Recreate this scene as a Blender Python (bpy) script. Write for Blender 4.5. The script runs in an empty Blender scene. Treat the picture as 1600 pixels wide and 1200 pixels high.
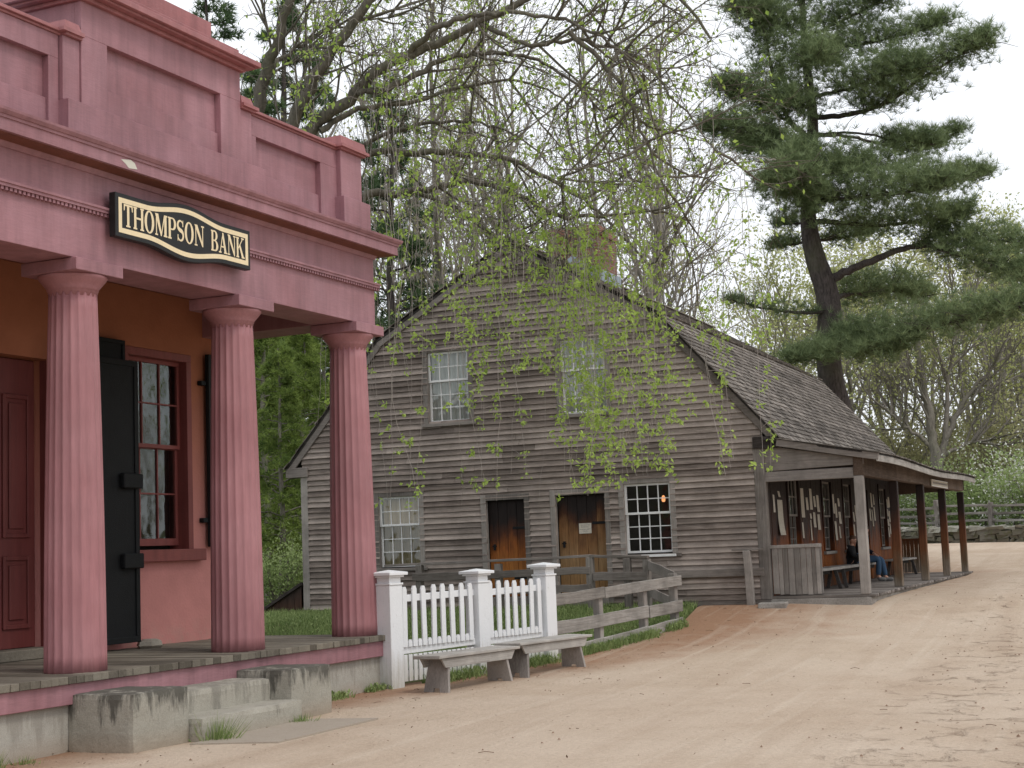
import bpy, bmesh, math, random
from mathutils import Vector, Matrix, noise
R = random.Random(7)
C = bpy.context.scene.collection
S = bpy.context.scene
PI = math.pi

# ------------------------------------------------------------------ camera
F_PX, PITCH, ROLL, EYE = 2405.46, 0.1078, 0.0382, 1.6
cam = bpy.data.cameras.new('camera'); co = bpy.data.objects.new('camera', cam); C.objects.link(co)
cam.sensor_width = 36; cam.lens = F_PX / 1600 * 36; cam.clip_end = 3000; cam.clip_start = .1
co.matrix_world = Matrix.Translation((0, 0, EYE)) @ Matrix.Rotation(PI/2 + PITCH, 4, 'X') @ Matrix.Rotation(-ROLL, 4, 'Z')
S.camera = co
def at(px, py, Y):
    """world point at depth Y that the photograph shows at pixel px, py"""
    u2, v2 = px - 800, 600 - py
    c, s = math.cos(ROLL), math.sin(ROLL)
    u, v = c*u2 + s*v2, -s*u2 + c*v2
    cp, sp = math.cos(PITCH), math.sin(PITCH)
    r = Vector((u/F_PX, cp - sp*v/F_PX, sp + cp*v/F_PX))
    return Vector((0, 0, EYE)) + r*(Y/r.y)

KN = [(-500, -.07), (16.5, -.07), (19, -.05), (21, -.01), (23.5, .08), (25, .17), (26, .28), (28, .47), (33, .5), (40, .52), (48, .8), (60, 1.15), (66, 1.25), (90, 1.7), (140, 3), (500, 9)]
def gz(y):
    for (a, b), (c, d) in zip(KN, KN[1:]):
        if y <= c: return b + (d-b)*(y-a)/(c-a)
    return KN[-1][1]

# ------------------------------------------------------------------ mesh helper
class MB:
    def __init__(s, f=None): s.v = []; s.f = []; s.t = []; s.fn = f
    def add(s, pts, faces, tone=.5):
        b = len(s.v)
        if s.fn: pts = [s.fn(*p) for p in pts]
        s.v += [tuple(p) for p in pts]
        for f in faces: s.f.append(tuple(i+b for i in f)); s.t.append(tone)
    def box(s, x0, x1, y0, y1, z0, z1, tone=None, j=0.):
        if tone is None: tone = R.random()
        q = lambda: R.uniform(-j, j) if j else 0
        p = [(x+q(), y+q(), z+q()) for z in (z0, z1) for x, y in ((x0, y0), (x1, y0), (x1, y1), (x0, y1))]
        s.add(p, [(0, 3, 2, 1), (4, 5, 6, 7), (0, 1, 5, 4), (1, 2, 6, 5), (2, 3, 7, 6), (3, 0, 4, 7)], tone)
    def beam(s, a, b, w, h, tone=None, j=0., up=(0, 0, 1), n=1):
        """board from a to b (centre line), w sideways, h along up"""
        if tone is None: tone = R.random()
        a, b = Vector(a), Vector(b); d = (b-a).normalized(); up = Vector(up)
        sd = d.cross(up).normalized(); up = sd.cross(d)
        q = lambda: Vector((R.uniform(-j, j), R.uniform(-j, j), R.uniform(-j, j))) if j else Vector((0, 0, 0))
        rings = []
        for k in range(n+1):
            c = a.lerp(b, k/n); o = q()
            rings += [c+o+sd*(w/2*i)+up*(h/2*l)+q()*.4 for i, l in ((-1, -1), (1, -1), (1, 1), (-1, 1))]
        fs = [(3, 2, 1, 0), tuple(4*n+i for i in range(4))]
        for k in range(n):
            for i in range(4): fs.append((4*k+i, 4*k+(i+1) % 4, 4*k+4+(i+1) % 4, 4*k+4+i))
        s.add(rings, fs, tone)
    def prism(s, poly, axis, d0, d1, tone=.5):
        """poly of 2-D points extruded along axis from d0 to d1 (axis 0,1,2)"""
        n = len(poly)
        def mk(p, d):
            l = list(p); l.insert(axis, d); return tuple(l)
        pts = [mk(p, d0) for p in poly] + [mk(p, d1) for p in poly]
        fs = [tuple(range(n))[::-1], tuple(range(n, 2*n))] + [(i, (i+1) % n, n+(i+1) % n, n+i) for i in range(n)]
        s.add(pts, fs, tone)
    def tube(s, pts, rad, n=6, tone=.5, cap=True):
        pts = [Vector(p) for p in pts]
        if len(pts) < 2: return
        rings = []; prev = None
        for i, p in enumerate(pts):
            d = (pts[min(i+1, len(pts)-1)] - pts[max(i-1, 0)])
            if d.length < 1e-6: d = Vector((0, 0, 1))
            d.normalize()
            if prev is None:
                a = d.cross(Vector((0, 0, 1)))
                if a.length < .05: a = d.cross(Vector((1, 0, 0)))
            else: a = prev - d*prev.dot(d)
            a.normalize(); prev = a; b = d.cross(a)
            r = rad[i] if hasattr(rad, '__len__') else rad
            for k in range(n):
                t = 2*PI*k/n; rings.append(p + (a*math.cos(t) + b*math.sin(t))*r)
        fs = []
        for i in range(len(pts)-1):
            for k in range(n): fs.append((i*n+k, i*n+(k+1) % n, (i+1)*n+(k+1) % n, (i+1)*n+k))
        if cap: fs.append(tuple(range(n))[::-1]); fs.append(tuple(range((len(pts)-1)*n, len(pts)*n)))
        s.add(rings, fs, tone)
    def lathe(s, prof, cx=0, cy=0, n=32, tone=.5, fr=None):
        pts = []; m = len(prof)
        for r, z in prof:
            for k in range(n):
                t = 2*PI*k/n; rr = r*(fr(t, z) if fr else 1)
                pts.append((cx+rr*math.cos(t), cy+rr*math.sin(t), z))
        fs = [(i*n+k, i*n+(k+1) % n, (i+1)*n+(k+1) % n, (i+1)*n+k) for i in range(m-1) for k in range(n)]
        fs += [tuple(range(n))[::-1], tuple(range((m-1)*n, m*n))]
        s.add(pts, fs, tone)
    def leaf(s, p, d, l, w, up=None, tone=.5):
        d = d.normalized(); up = up or Vector((R.uniform(-1, 1), R.uniform(-1, 1), R.uniform(.0, 1.4)))
        sd = d.cross(up)
        if sd.length < 1e-4: sd = d.cross(Vector((1, 0, 0)))
        sd.normalize(); nn = sd.cross(d)
        b = len(s.v); m = p + d*l*.45
        s.v += [tuple(p), tuple(m + sd*w/2 + nn*w*.12), tuple(p+d*l), tuple(m - sd*w/2 + nn*w*.12)]
        s.f.append((b, b+1, b+2, b+3)); s.t.append(tone)
    def blade(s, p, d, l, w, tone=.5):
        d = d.normalized(); sd = d.cross(Vector((R.uniform(-1, 1), R.uniform(-1, 1), R.uniform(-1, 1))))
        if sd.length < 1e-4: return
        sd.normalize(); b = len(s.v)
        s.v += [tuple(p - sd*w/2), tuple(p + sd*w/2), tuple(p + d*l)]
        s.f.append((b, b+1, b+2)); s.t.append(tone)
    def build(s, name, m, parent=None, bevel=0., smooth=False, recalc=True, weld=False):
        me = bpy.data.meshes.new(name); me.from_pydata(s.v, [], s.f)
        at_ = me.attributes.new('tone', 'FLOAT', 'FACE'); at_.data.foreach_set('value', s.t)
        if recalc or bevel:
            bm = bmesh.new(); bm.from_mesh(me)
            if weld: bmesh.ops.remove_doubles(bm, verts=bm.verts, dist=1e-4)
            bmesh.ops.recalc_face_normals(bm, faces=bm.faces)
            if bevel:
                es = [e for e in bm.edges if len(e.link_faces) == 2 and e.calc_face_angle(0) > .5]
                bmesh.ops.bevel(bm, geom=es, offset=bevel, segments=1, affect='EDGES', clamp_overlap=True)
            bm.to_mesh(me); bm.free()
        me.materials.append(m)
        if smooth: me.polygons.foreach_set('use_smooth', [True]*len(me.polygons))
        o = bpy.data.objects.new(name, me); C.objects.link(o)
        if parent: o.parent = parent
        return o

def rock_box(b, x0, x1, y0, y1, z0, z1, amp=.012, seg=.05, rnd=.014):
    nx, ny, nz = (max(2, int((q-p)/seg)) for p, q in ((x0, x1), (y0, y1), (z0, z1))); idx = {}; V = []; F = []
    cx, cy, cz = (x0+x1)/2, (y0+y1)/2, (z0+z1)/2; sd = Vector((x0*3.1, y0*1.7, z0*5.3+x1))
    def vert(i, j, k):
        if (i, j, k) in idx: return idx[i, j, k]
        p = Vector((x0+(x1-x0)*i/nx, y0+(y1-y0)*j/ny, z0+(z1-z0)*k/nz)); e = (i in (0, nx)) + (j in (0, ny)) + (k in (0, nz))
        if e >= 2:
            q = p - Vector((cx, cy, cz)); q = Vector([math.copysign(1, a) if fl else 0 for a, fl in zip(q, (i in (0, nx), j in (0, ny), k in (0, nz)))])
            p = p - q*rnd*(.35+.9*abs(noise.noise(p*6+sd)))
        p = p + Vector(noise.noise_vector(p*9+sd))*amp + Vector(noise.noise_vector(p*2.5+sd))*amp
        idx[i, j, k] = len(V); V.append(p); return idx[i, j, k]
    for (A, Bn, fx) in ((nx, ny, 0), (nx, ny, 1), (nx, nz, 2), (nx, nz, 3), (ny, nz, 4), (ny, nz, 5)):
        for a in range(A):
            for c in range(Bn):
                q = []
                for da, dc in ((0, 0), (1, 0), (1, 1), (0, 1)):
                    u, w = a+da, c+dc; q.append(vert(*((u, w, 0), (u, w, nz), (u, 0, w), (u, ny, w), (0, u, w), (nx, u, w))[fx]))
                F.append(tuple(q))
    b.add(V, F, .5)
def tag(o, label=None, cat=None, group=None, kind=None):
    if label: o['label'] = label
    if cat: o['category'] = cat
    if group: o['group'] = group
    if kind: o['kind'] = kind
    return o
def thing(name, label, cat, loc=(0, 0, 0), rotz=0., group=None):
    o = bpy.data.objects.new(name, None); C.objects.link(o); o.empty_display_size = .3
    o.location = loc; o.rotation_euler = (0, 0, rotz)
    return tag(o, label, cat, group)
def copy_tree(o, parent=None):
    c = o.copy(); C.objects.link(c)
    if parent: c.parent = parent
    for ch in [x for x in o.children]: copy_tree(ch, c)
    return c

# ------------------------------------------------------------------ materials
class NT:
    def __init__(s, name):
        s.m = bpy.data.materials.new(name); s.m.use_nodes = True; s.t = s.m.node_tree; s.t.nodes.clear()
        s.out = s.t.nodes.new('ShaderNodeOutputMaterial')
    def n(s, typ, ins=None, **kw):
        nd = s.t.nodes.new('ShaderNode'+typ)
        for k, v in kw.items(): setattr(nd, k, v)
        for k, v in (ins or {}).items():
            if isinstance(v, bpy.types.NodeSocket): s.t.links.new(v, nd.inputs[k])
            else: nd.inputs[k].default_value = v
        return nd
    def coord(s, sc=(1, 1, 1), kind='Object'):
        tc = s.n('TexCoord'); return s.n('Mapping', {'Vector': tc.outputs[kind], 'Scale': sc}).outputs[0]
    def pos(s): return s.n('NewGeometry').outputs['Position']
    def noise(s, vec, scale, detail=4, rough=.55, dist=0.):
        return s.n('TexNoise', {'Vector': vec, 'Scale': scale, 'Detail': detail, 'Roughness': rough, 'Distortion': dist}).outputs[0]
    def ramp(s, fac, *st):
        r = s.n('ValToRGB', {'Fac': fac}); e = r.color_ramp.elements
        while len(e) < len(st): e.new(.5)
        for el, (p, c) in zip(e, st): el.position = p; el.color = (c, c, c, 1) if not hasattr(c, '__len__') else (*c, 1)
        return r.outputs[0]
    def mix(s, fac, a, b, mode='MIX'):
        m = s.n('Mix', data_type='RGBA', blend_type=mode)
        for k, v in ((0, fac), (6, a), (7, b)):
            if isinstance(v, bpy.types.NodeSocket): s.t.links.new(v, m.inputs[k])
            elif k == 0: m.inputs[0].default_value = v
            else: m.inputs[k].default_value = (*v, 1)
        return m.outputs[2]
    def math(s, op, a, b=0., c=None):
        ins = {0: a, 1: b}
        if c is not None: ins[2] = c
        return s.n('Math', ins, operation=op).outputs[0]
    def attr(s, name='tone'): return s.n('Attribute', attribute_name=name).outputs['Fac']
    def bump(s, h, dist=.01, st=1.): return s.n('Bump', {'Height': h, 'Distance': dist, 'Strength': st}).outputs[0]
    def fin(s, col, rough=.7, nrm=None, spec=.3, **kw):
        ins = {'Base Color': col if isinstance(col, bpy.types.NodeSocket) else (*col, 1), 'Roughness': rough, 'Specular IOR Level': spec}
        if nrm is not None: ins['Normal'] = nrm
        for k, v in kw.items(): ins[k] = v
        b = s.n('BsdfPrincipled', ins); s.t.links.new(b.outputs[0], s.out.inputs[0]); return s.m

def m_plain(name, col, rough=.6, var=.12, sc=3., spec=.3, bumpd=.002):
    t = NT(name); v = t.coord(); n = t.noise(v, sc, 6)
    c = t.mix(n, tuple(x*(1-var) for x in col), tuple(x*(1+var) for x in col))
    n2 = t.noise(v, sc*14, 3)
    return t.fin(c, rough, t.bump(n2, bumpd), spec)
def m_paint(name, a, b, grain=(1.5, 8, 14), dirt=.25):
    t = NT(name); v = t.coord()
    c = t.mix(t.ramp(t.noise(v, 1.3, 5), (.3, 0.), (.7, 1.)), a, b)
    st = t.ramp(t.noise(t.coord((5, 5, .45)), 1.6, 5, .65), (.40, 1.), (.72, 1-dirt))
    c = t.mix(1., c, st, 'MULTIPLY')
    lg = t.ramp(t.noise(v, .55, 4, .6), (.35, .86), (.68, 1.12)); c = t.mix(1., c, lg, 'MULTIPLY')
    cp = t.ramp(t.noise(v, 17, 4, .75, .3), (.715, 0.), (.735, .8)); c = t.mix(t.math('MULTIPLY', cp, t.ramp(t.noise(v, 1.1, 2), (.55, 0.), (.62, 1.))), c, (.46, .40, .36))
    g = t.noise(t.coord(grain), 6, 6, .7)
    c = t.mix(.38, c, t.ramp(g, (.35, .72), (.7, 1.15)), 'MULTIPLY')
    return t.fin(c, t.n('MapRange', {'Value': g, 3: .42, 4: .65}).outputs[0], t.bump(g, .004, .6), .35)
def m_wood(name, a, b, axis='x', rough=.85, stain=.5, tonew=.5):
    """weathered wood: grain runs along axis; 'tone' attribute shifts each board"""
    t = NT(name)
    lo, hi = .5, 9.
    sc = {'x': (lo, hi, hi), 'y': (hi, lo, hi), 'z': (hi, hi, lo)}[axis]
    sf = {'x': (.15, 30, 30), 'y': (30, .15, 30), 'z': (30, 30, .15)}[axis]
    g = t.noise(t.coord(sc), 4.5, 8, .7, .4)
    fine = t.noise(t.coord(sf), 6, 4, .7)
    tn = t.attr()
    f = t.math('ADD', t.math('MULTIPLY', g, 1-tonew), t.math('MULTIPLY', tn, tonew))
    c = t.mix(t.ramp(f, (.30, 0.), (.62, 1.)), a, b)
    bl = t.noise(t.coord(), 1.1, 6, .7)
    c = t.mix(1., c, t.ramp(bl, (.38, 1-stain*.6), (.62, 1.1)), 'MULTIPLY')
    c = t.mix(.45, c, t.ramp(fine, (.3, .55), (.65, 1.2)), 'MULTIPLY')
    h = t.math('ADD', g, t.math('MULTIPLY', fine, .5))
    return t.fin(c, rough, t.bump(h, .006, .8), .15)
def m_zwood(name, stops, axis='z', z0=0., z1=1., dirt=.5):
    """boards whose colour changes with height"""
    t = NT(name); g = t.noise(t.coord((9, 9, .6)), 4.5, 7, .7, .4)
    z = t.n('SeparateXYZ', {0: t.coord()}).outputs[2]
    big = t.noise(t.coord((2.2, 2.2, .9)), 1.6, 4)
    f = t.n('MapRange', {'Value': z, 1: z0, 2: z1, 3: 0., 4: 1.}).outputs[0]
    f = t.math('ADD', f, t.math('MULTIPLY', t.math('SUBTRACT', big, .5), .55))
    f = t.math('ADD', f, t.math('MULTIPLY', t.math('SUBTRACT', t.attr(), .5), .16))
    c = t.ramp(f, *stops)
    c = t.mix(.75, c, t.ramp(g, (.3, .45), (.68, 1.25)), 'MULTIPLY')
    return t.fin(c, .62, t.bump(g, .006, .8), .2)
def m_leaf(name, a, b, trans=.45, sc=.9, rough=.55):
    t = NT(name); n = t.noise(t.pos(), sc, 3)
    f = t.math('ADD', t.math('MULTIPLY', n, .5), t.math('MULTIPLY', t.attr(), .5))
    c = t.mix(t.ramp(f, (.25, 0.), (.72, 1.)), a, b)
    d = t.n('BsdfPrincipled', {'Base Color': c, 'Roughness': rough, 'Specular IOR Level': .2})
    tr = t.n('BsdfTranslucent', {'Color': c})
    m = t.n('MixShader', {0: trans, 1: d.outputs[0], 2: tr.outputs[0]})
    t.t.links.new(m.outputs[0], t.out.inputs[0]); return t.m
def m_bark(name, a, b, sc=(3, 3, .6)):
    t = NT(name); v = t.coord(sc); n = t.noise(v, 5, 7, .7, .6)
    c = t.mix(t.ramp(n, (.35, 0.), (.65, 1.)), a, b)
    moss = t.noise(t.coord(), .8, 4)
    c = t.mix(t.math('MULTIPLY', t.ramp(moss, (.5, 0.), (.7, 1.)), .35), c, (.16, .17, .10))
    return t.fin(c, .9, t.bump(n, .03, .8), .1)
def m_glass(name, tint=.92, dark=False):
    t = NT(name)
    nn = t.bump(t.noise(t.coord(), 2.2, 2), .02, .5)
    g = t.n('BsdfGlossy', {'Color': (.9, .95, .92, 1), 'Roughness': .04, 'Normal': nn})
    tr = t.n('BsdfTransparent', {'Color': (tint, tint, tint, 1)})
    lw = t.n('Fresnel', {'IOR': 1.5, 'Normal': nn})
    f = t.math('MINIMUM', t.math('ADD', t.math('MULTIPLY', lw.outputs[0], 1.25), .04), 1.)
    m = t.n('MixShader', {0: f, 1: tr.outputs[0], 2: g.outputs[0]})
    t.t.links.new(m.outputs[0], t.out.inputs[0]); return t.m
def m_stone(name, a, b, dark, z0, z1, amt=1.):
    """pale granite / concrete with black streaks coming down from the top"""
    t = NT(name); v = t.coord()
    c = t.mix(t.noise(v, 3.5, 7, .7), a, b)
    sp = t.noise(v, 90, 2)
    c = t.mix(.35, c, t.ramp(sp, (.35, .6), (.65, 1.2)), 'MULTIPLY')
    z = t.n('SeparateXYZ', {0: v}).outputs[2]
    st = t.noise(t.coord((4.5, 4.5, .9)), 1.5, 5, .7)
    f = t.n('MapRange', {'Value': z, 1: z0, 2: z1, 3: 0., 4: 1.}).outputs[0]
    f = t.math('ADD', t.math('MULTIPLY', f, .75), t.math('MULTIPLY', t.math('SUBTRACT', st, .5), 2.4))
    f = t.math('MULTIPLY', t.ramp(f, (.30, 0.), (.62, 1.)), amt)
    c = t.mix(f, c, dark)
    low = t.n('MapRange', {'Value': z, 1: -.1, 2: .12, 3: .55, 4: 0.}).outputs[0]
    c = t.mix(low, c, (.30, .21, .14))
    return t.fin(c, .85, t.bump(t.noise(v, 25, 5), .008, .8), .2)

M = {}
M['paint'] = m_paint('mauve_red_paint', (.305, .142, .158), (.395, .208, .235))
M['paint_cap'] = m_paint('brick_red_cap_paint', (.33, .125, .125), (.41, .18, .185))
M['column_paint'] = m_paint('column_paint', (.345, .150, .160), (.425, .205, .218), grain=(6, 6, .5), dirt=.12)
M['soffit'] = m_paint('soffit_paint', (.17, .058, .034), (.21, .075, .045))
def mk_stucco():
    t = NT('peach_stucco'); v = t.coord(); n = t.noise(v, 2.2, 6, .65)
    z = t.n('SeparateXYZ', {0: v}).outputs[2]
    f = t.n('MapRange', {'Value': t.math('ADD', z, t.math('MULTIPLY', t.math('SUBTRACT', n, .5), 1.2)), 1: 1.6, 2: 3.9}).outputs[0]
    c = t.mix(f, (.54, .235, .215), (.35, .135, .075))  # upper wall coloured darker to stand in for shade under the porch ceiling
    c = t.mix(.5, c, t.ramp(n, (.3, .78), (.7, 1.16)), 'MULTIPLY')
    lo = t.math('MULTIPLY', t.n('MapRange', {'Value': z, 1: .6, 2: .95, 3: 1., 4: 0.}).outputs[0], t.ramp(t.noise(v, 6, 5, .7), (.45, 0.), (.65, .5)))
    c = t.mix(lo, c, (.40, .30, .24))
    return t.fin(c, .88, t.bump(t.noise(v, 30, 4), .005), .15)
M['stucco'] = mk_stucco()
M['door_red'] = m_paint('dark_red_paint', (.155, .035, .032), (.19, .05, .045), grain=(8, 8, .5))
M['frame_red'] = m_paint('frame_red_paint', (.22, .06, .055), (.27, .08, .07))
M['iron'] = m_plain('black_iron', (.008, .009, .010), .62, .4, 6, .25, .004)
M['found'] = m_stone('concrete', (.34, .32, .28), (.46, .44, .39), (.22, .20, .17), -.1, .4, .5)
M['granite'] = m_stone('granite', (.27, .255, .215), (.39, .37, .315), (.085, .08, .068), .10, .50, .92)
M['tread'] = m_stone('step_stone', (.30, .28, .235), (.43, .405, .345), (.14, .13, .11), .02, .75, .55)
M['floor'] = m_wood('porch_boards', (.115, .10, .08), (.23, .205, .165), 'y')
M['floor_h'] = m_wood('porch_floor_boards', (.20, .185, .165), (.33, .31, .28), 'y')
M['siding'] = m_wood('weathered_clapboard', (.162, .131, .113), (.385, .325, .288), 'y', stain=.42, tonew=.36)
M['gray_x'] = m_wood('gray_wood_x', (.20, .18, .16), (.42, .395, .365), 'x', tonew=.35)
M['gray_y'] = m_wood('gray_wood_y', (.13, .113, .10), (.27, .24, .22), 'y', tonew=.35)
M['gray_z'] = m_wood('gray_wood_z', (.16, .142, .128), (.33, .30, .275), 'z', tonew=.35)
M['brown_x'] = m_wood('brown_wood_x', (.085, .058, .043), (.20, .15, .12), 'x', tonew=.35)
M['dark_x'] = m_wood('dark_board_x', (.03, .026, .024), (.11, .10, .095), 'x', tonew=.35)
M['dark_y'] = m_wood('dark_board_y', (.028, .022, .02), (.09, .08, .075), 'y', tonew=.35)
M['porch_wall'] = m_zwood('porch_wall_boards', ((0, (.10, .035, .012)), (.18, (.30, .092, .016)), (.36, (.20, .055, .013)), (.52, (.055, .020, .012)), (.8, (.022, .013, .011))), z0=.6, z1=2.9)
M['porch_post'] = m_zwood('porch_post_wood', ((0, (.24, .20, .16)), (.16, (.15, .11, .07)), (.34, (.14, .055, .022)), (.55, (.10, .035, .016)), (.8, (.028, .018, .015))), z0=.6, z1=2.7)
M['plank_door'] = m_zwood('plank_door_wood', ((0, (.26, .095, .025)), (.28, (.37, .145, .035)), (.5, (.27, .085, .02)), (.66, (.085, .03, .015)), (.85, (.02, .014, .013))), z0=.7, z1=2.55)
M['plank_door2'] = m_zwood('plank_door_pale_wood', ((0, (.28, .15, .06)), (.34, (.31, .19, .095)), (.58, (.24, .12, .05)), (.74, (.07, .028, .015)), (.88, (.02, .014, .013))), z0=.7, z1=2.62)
M['shingle'] = m_wood('wood_shingle', (.105, .092, .08), (.305, .27, .24), 'y', stain=.5, tonew=.7)
def mk_white():
    t = NT('white_paint'); v = t.coord(); c = t.mix(t.noise(v, 4, 6, .7), (.69, .70, .71), (.79, .80, .81))
    z = t.n('SeparateXYZ', {0: v}).outputs[2]; st = t.noise(t.coord((14, 14, 1.2)), 2, 5, .7)
    lo = t.n('MapRange', {'Value': z, 1: .0, 2: .55, 3: .55, 4: .0}).outputs[0]
    f = t.math('MULTIPLY', t.ramp(t.math('ADD', lo, t.math('SUBTRACT', st, .5)), (.12, 0.), (.6, 1.)), .6)
    c = t.mix(f, c, (.36, .33, .25))
    pe = t.ramp(t.noise(t.coord((8, 8, 2.5)), 4, 5, .75), (.64, 0.), (.67, .55)); c = t.mix(pe, c, (.42, .40, .36))
    return t.fin(c, .55, t.bump(t.noise(v, 40, 3), .003), .3)
M['white'] = mk_white()
M['sash'] = m_plain('sash_white_paint', (.78, .78, .78), .5, .12, 9, .3)
M['glass'] = m_glass('window_glass')
M['curtain'] = m_plain('gray_white_curtain', (.52, .54, .50), .9, .3, 4, .1)
M['blind'] = m_plain('tan_blind', (.60, .50, .34), .9, .1, 3, .1)
M['dark_in'] = m_plain('dark_interior', (.03, .026, .022), .9)
M['lead'] = m_plain('lead_flashing', (.30, .36, .42), .5, .2, 5)
M['sign_black'] = m_plain('sign_black_paint', (.014, .014, .014), .45, .3, 8)
M['gold'] = m_plain('cream_gold_paint', (.82, .68, .44), .5, .12, 14)
M['chip'] = m_plain('bare_primer', (.62, .60, .52), .8)
M['bark'] = m_bark('gray_bark', (.15, .135, .115), (.30, .27, .235))
M['bark_pale'] = m_bark('pale_bark', (.20, .18, .155), (.38, .345, .30))  # lightened to stand in for haze over the far trees
M['bark_limb'] = m_bark('mossy_limb_bark', (.085, .077, .063), (.20, .18, .145))
M['bark_pine'] = m_bark('pine_bark', (.045, .038, .036), (.125, .105, .098), (3, 3, .8))
M['twig'] = m_bark('gray_twig_bark', (.24, .21, .19), (.40, .36, .33))
M['leaf'] = m_leaf('spring_leaf', (.20, .315, .04), (.47, .61, .15))
M['bud'] = m_leaf('yellow_bud_leaf', (.30, .32, .10), (.58, .58, .26))  # both bud leaf colours lightened in place of haze over the far woods
M['bud_tan'] = m_leaf('tan_bud_leaf', (.34, .37, .13), (.57, .60, .26))
M['needle'] = m_leaf('pine_needle', (.075, .115, .052), (.29, .36, .175), .3, .55)
M['needle_dark'] = m_leaf('dark_conifer_needle', (.045, .085, .04), (.16, .235, .105), .3, .6)
M['hemlock'] = m_leaf('hemlock_leaf', (.08, .135, .035), (.34, .43, .11), .45, .35)
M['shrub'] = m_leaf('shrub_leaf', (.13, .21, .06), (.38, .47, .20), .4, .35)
M['shrub2'] = m_leaf('olive_shrub_leaf', (.19, .19, .085), (.42, .40, .22), .4, .35)
M['blossom'] = m_leaf('white_blossom', (.70, .70, .64), (.85, .85, .80), .3)
M['grass'] = m_leaf('grass_blade', (.12, .185, .055), (.36, .44, .18), .35, 1.5)
M['litter'] = m_plain('dead_leaf', (.14, .085, .05), .9, .5, 20)
M['skin'] = m_plain('skin', (.45, .25, .18), .55, .08)
M['hair'] = m_plain('dark_hair', (.03, .018, .012), .6, .3, 30)
M['hair_b'] = m_plain('brown_hair', (.09, .045, .025), .6, .3, 30)
M['jacket'] = m_plain('navy_jacket', (.011, .013, .026), .85, .3)
M['black_cloth'] = m_plain('black_clothing', (.010, .010, .012), .9, .3)
M['denim'] = m_plain('blue_denim', (.042, .085, .15), .85, .3, 12)
M['shoe'] = m_plain('gray_shoe', (.12, .12, .12), .7, .3)
M['pale_cloth'] = m_plain('pale_fabric', (.55, .50, .42), .9, .15)

def mk_brick():
    t = NT('chimney_brick'); v = t.coord((1, 1, 1))
    sw = t.n('SeparateXYZ', {0: v}); u = t.math('ADD', sw.outputs[0], sw.outputs[1])
    cv = t.n('CombineXYZ', {0: u, 1: sw.outputs[2], 2: 0.}).outputs[0]
    b = t.n('TexBrick', {'Vector': cv, 'Color1': (.27, .135, .10, 1), 'Color2': (.19, .095, .075, 1), 'Mortar': (.34, .30, .26, 1), 'Scale': 4.4, 'Mortar Size': .018, 'Brick Width': .95, 'Row Height': .3})
    c = t.mix(.5, b.outputs[0], t.ramp(t.noise(v, 3, 5), (.3, .6), (.7, 1.15)), 'MULTIPLY')
    return t.fin(c, .9, t.bump(b.outputs[1], .01, -.6), .1)
M['brick'] = mk_brick()
def mk_paper():
    t = NT('printed_paper'); v = t.coord()
    sx = t.n('SeparateXYZ', {0: v})
    ln = t.math('SINE', t.math('MULTIPLY', sx.outputs[2], 260.))
    ws = t.noise(v, 60, 2)
    f = t.math('MULTIPLY', t.ramp(ln, (.55, 0.), (.75, 1.)), t.ramp(ws, (.45, 0.), (.55, .45)))
    c = t.mix(t.noise(v, 4, 3), (.50, .45, .38), (.66, .62, .54))
    c = t.mix(f, c, (.12, .11, .10))
    return t.fin(c, .9, None, .1)
M['paper'] = mk_paper()
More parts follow.
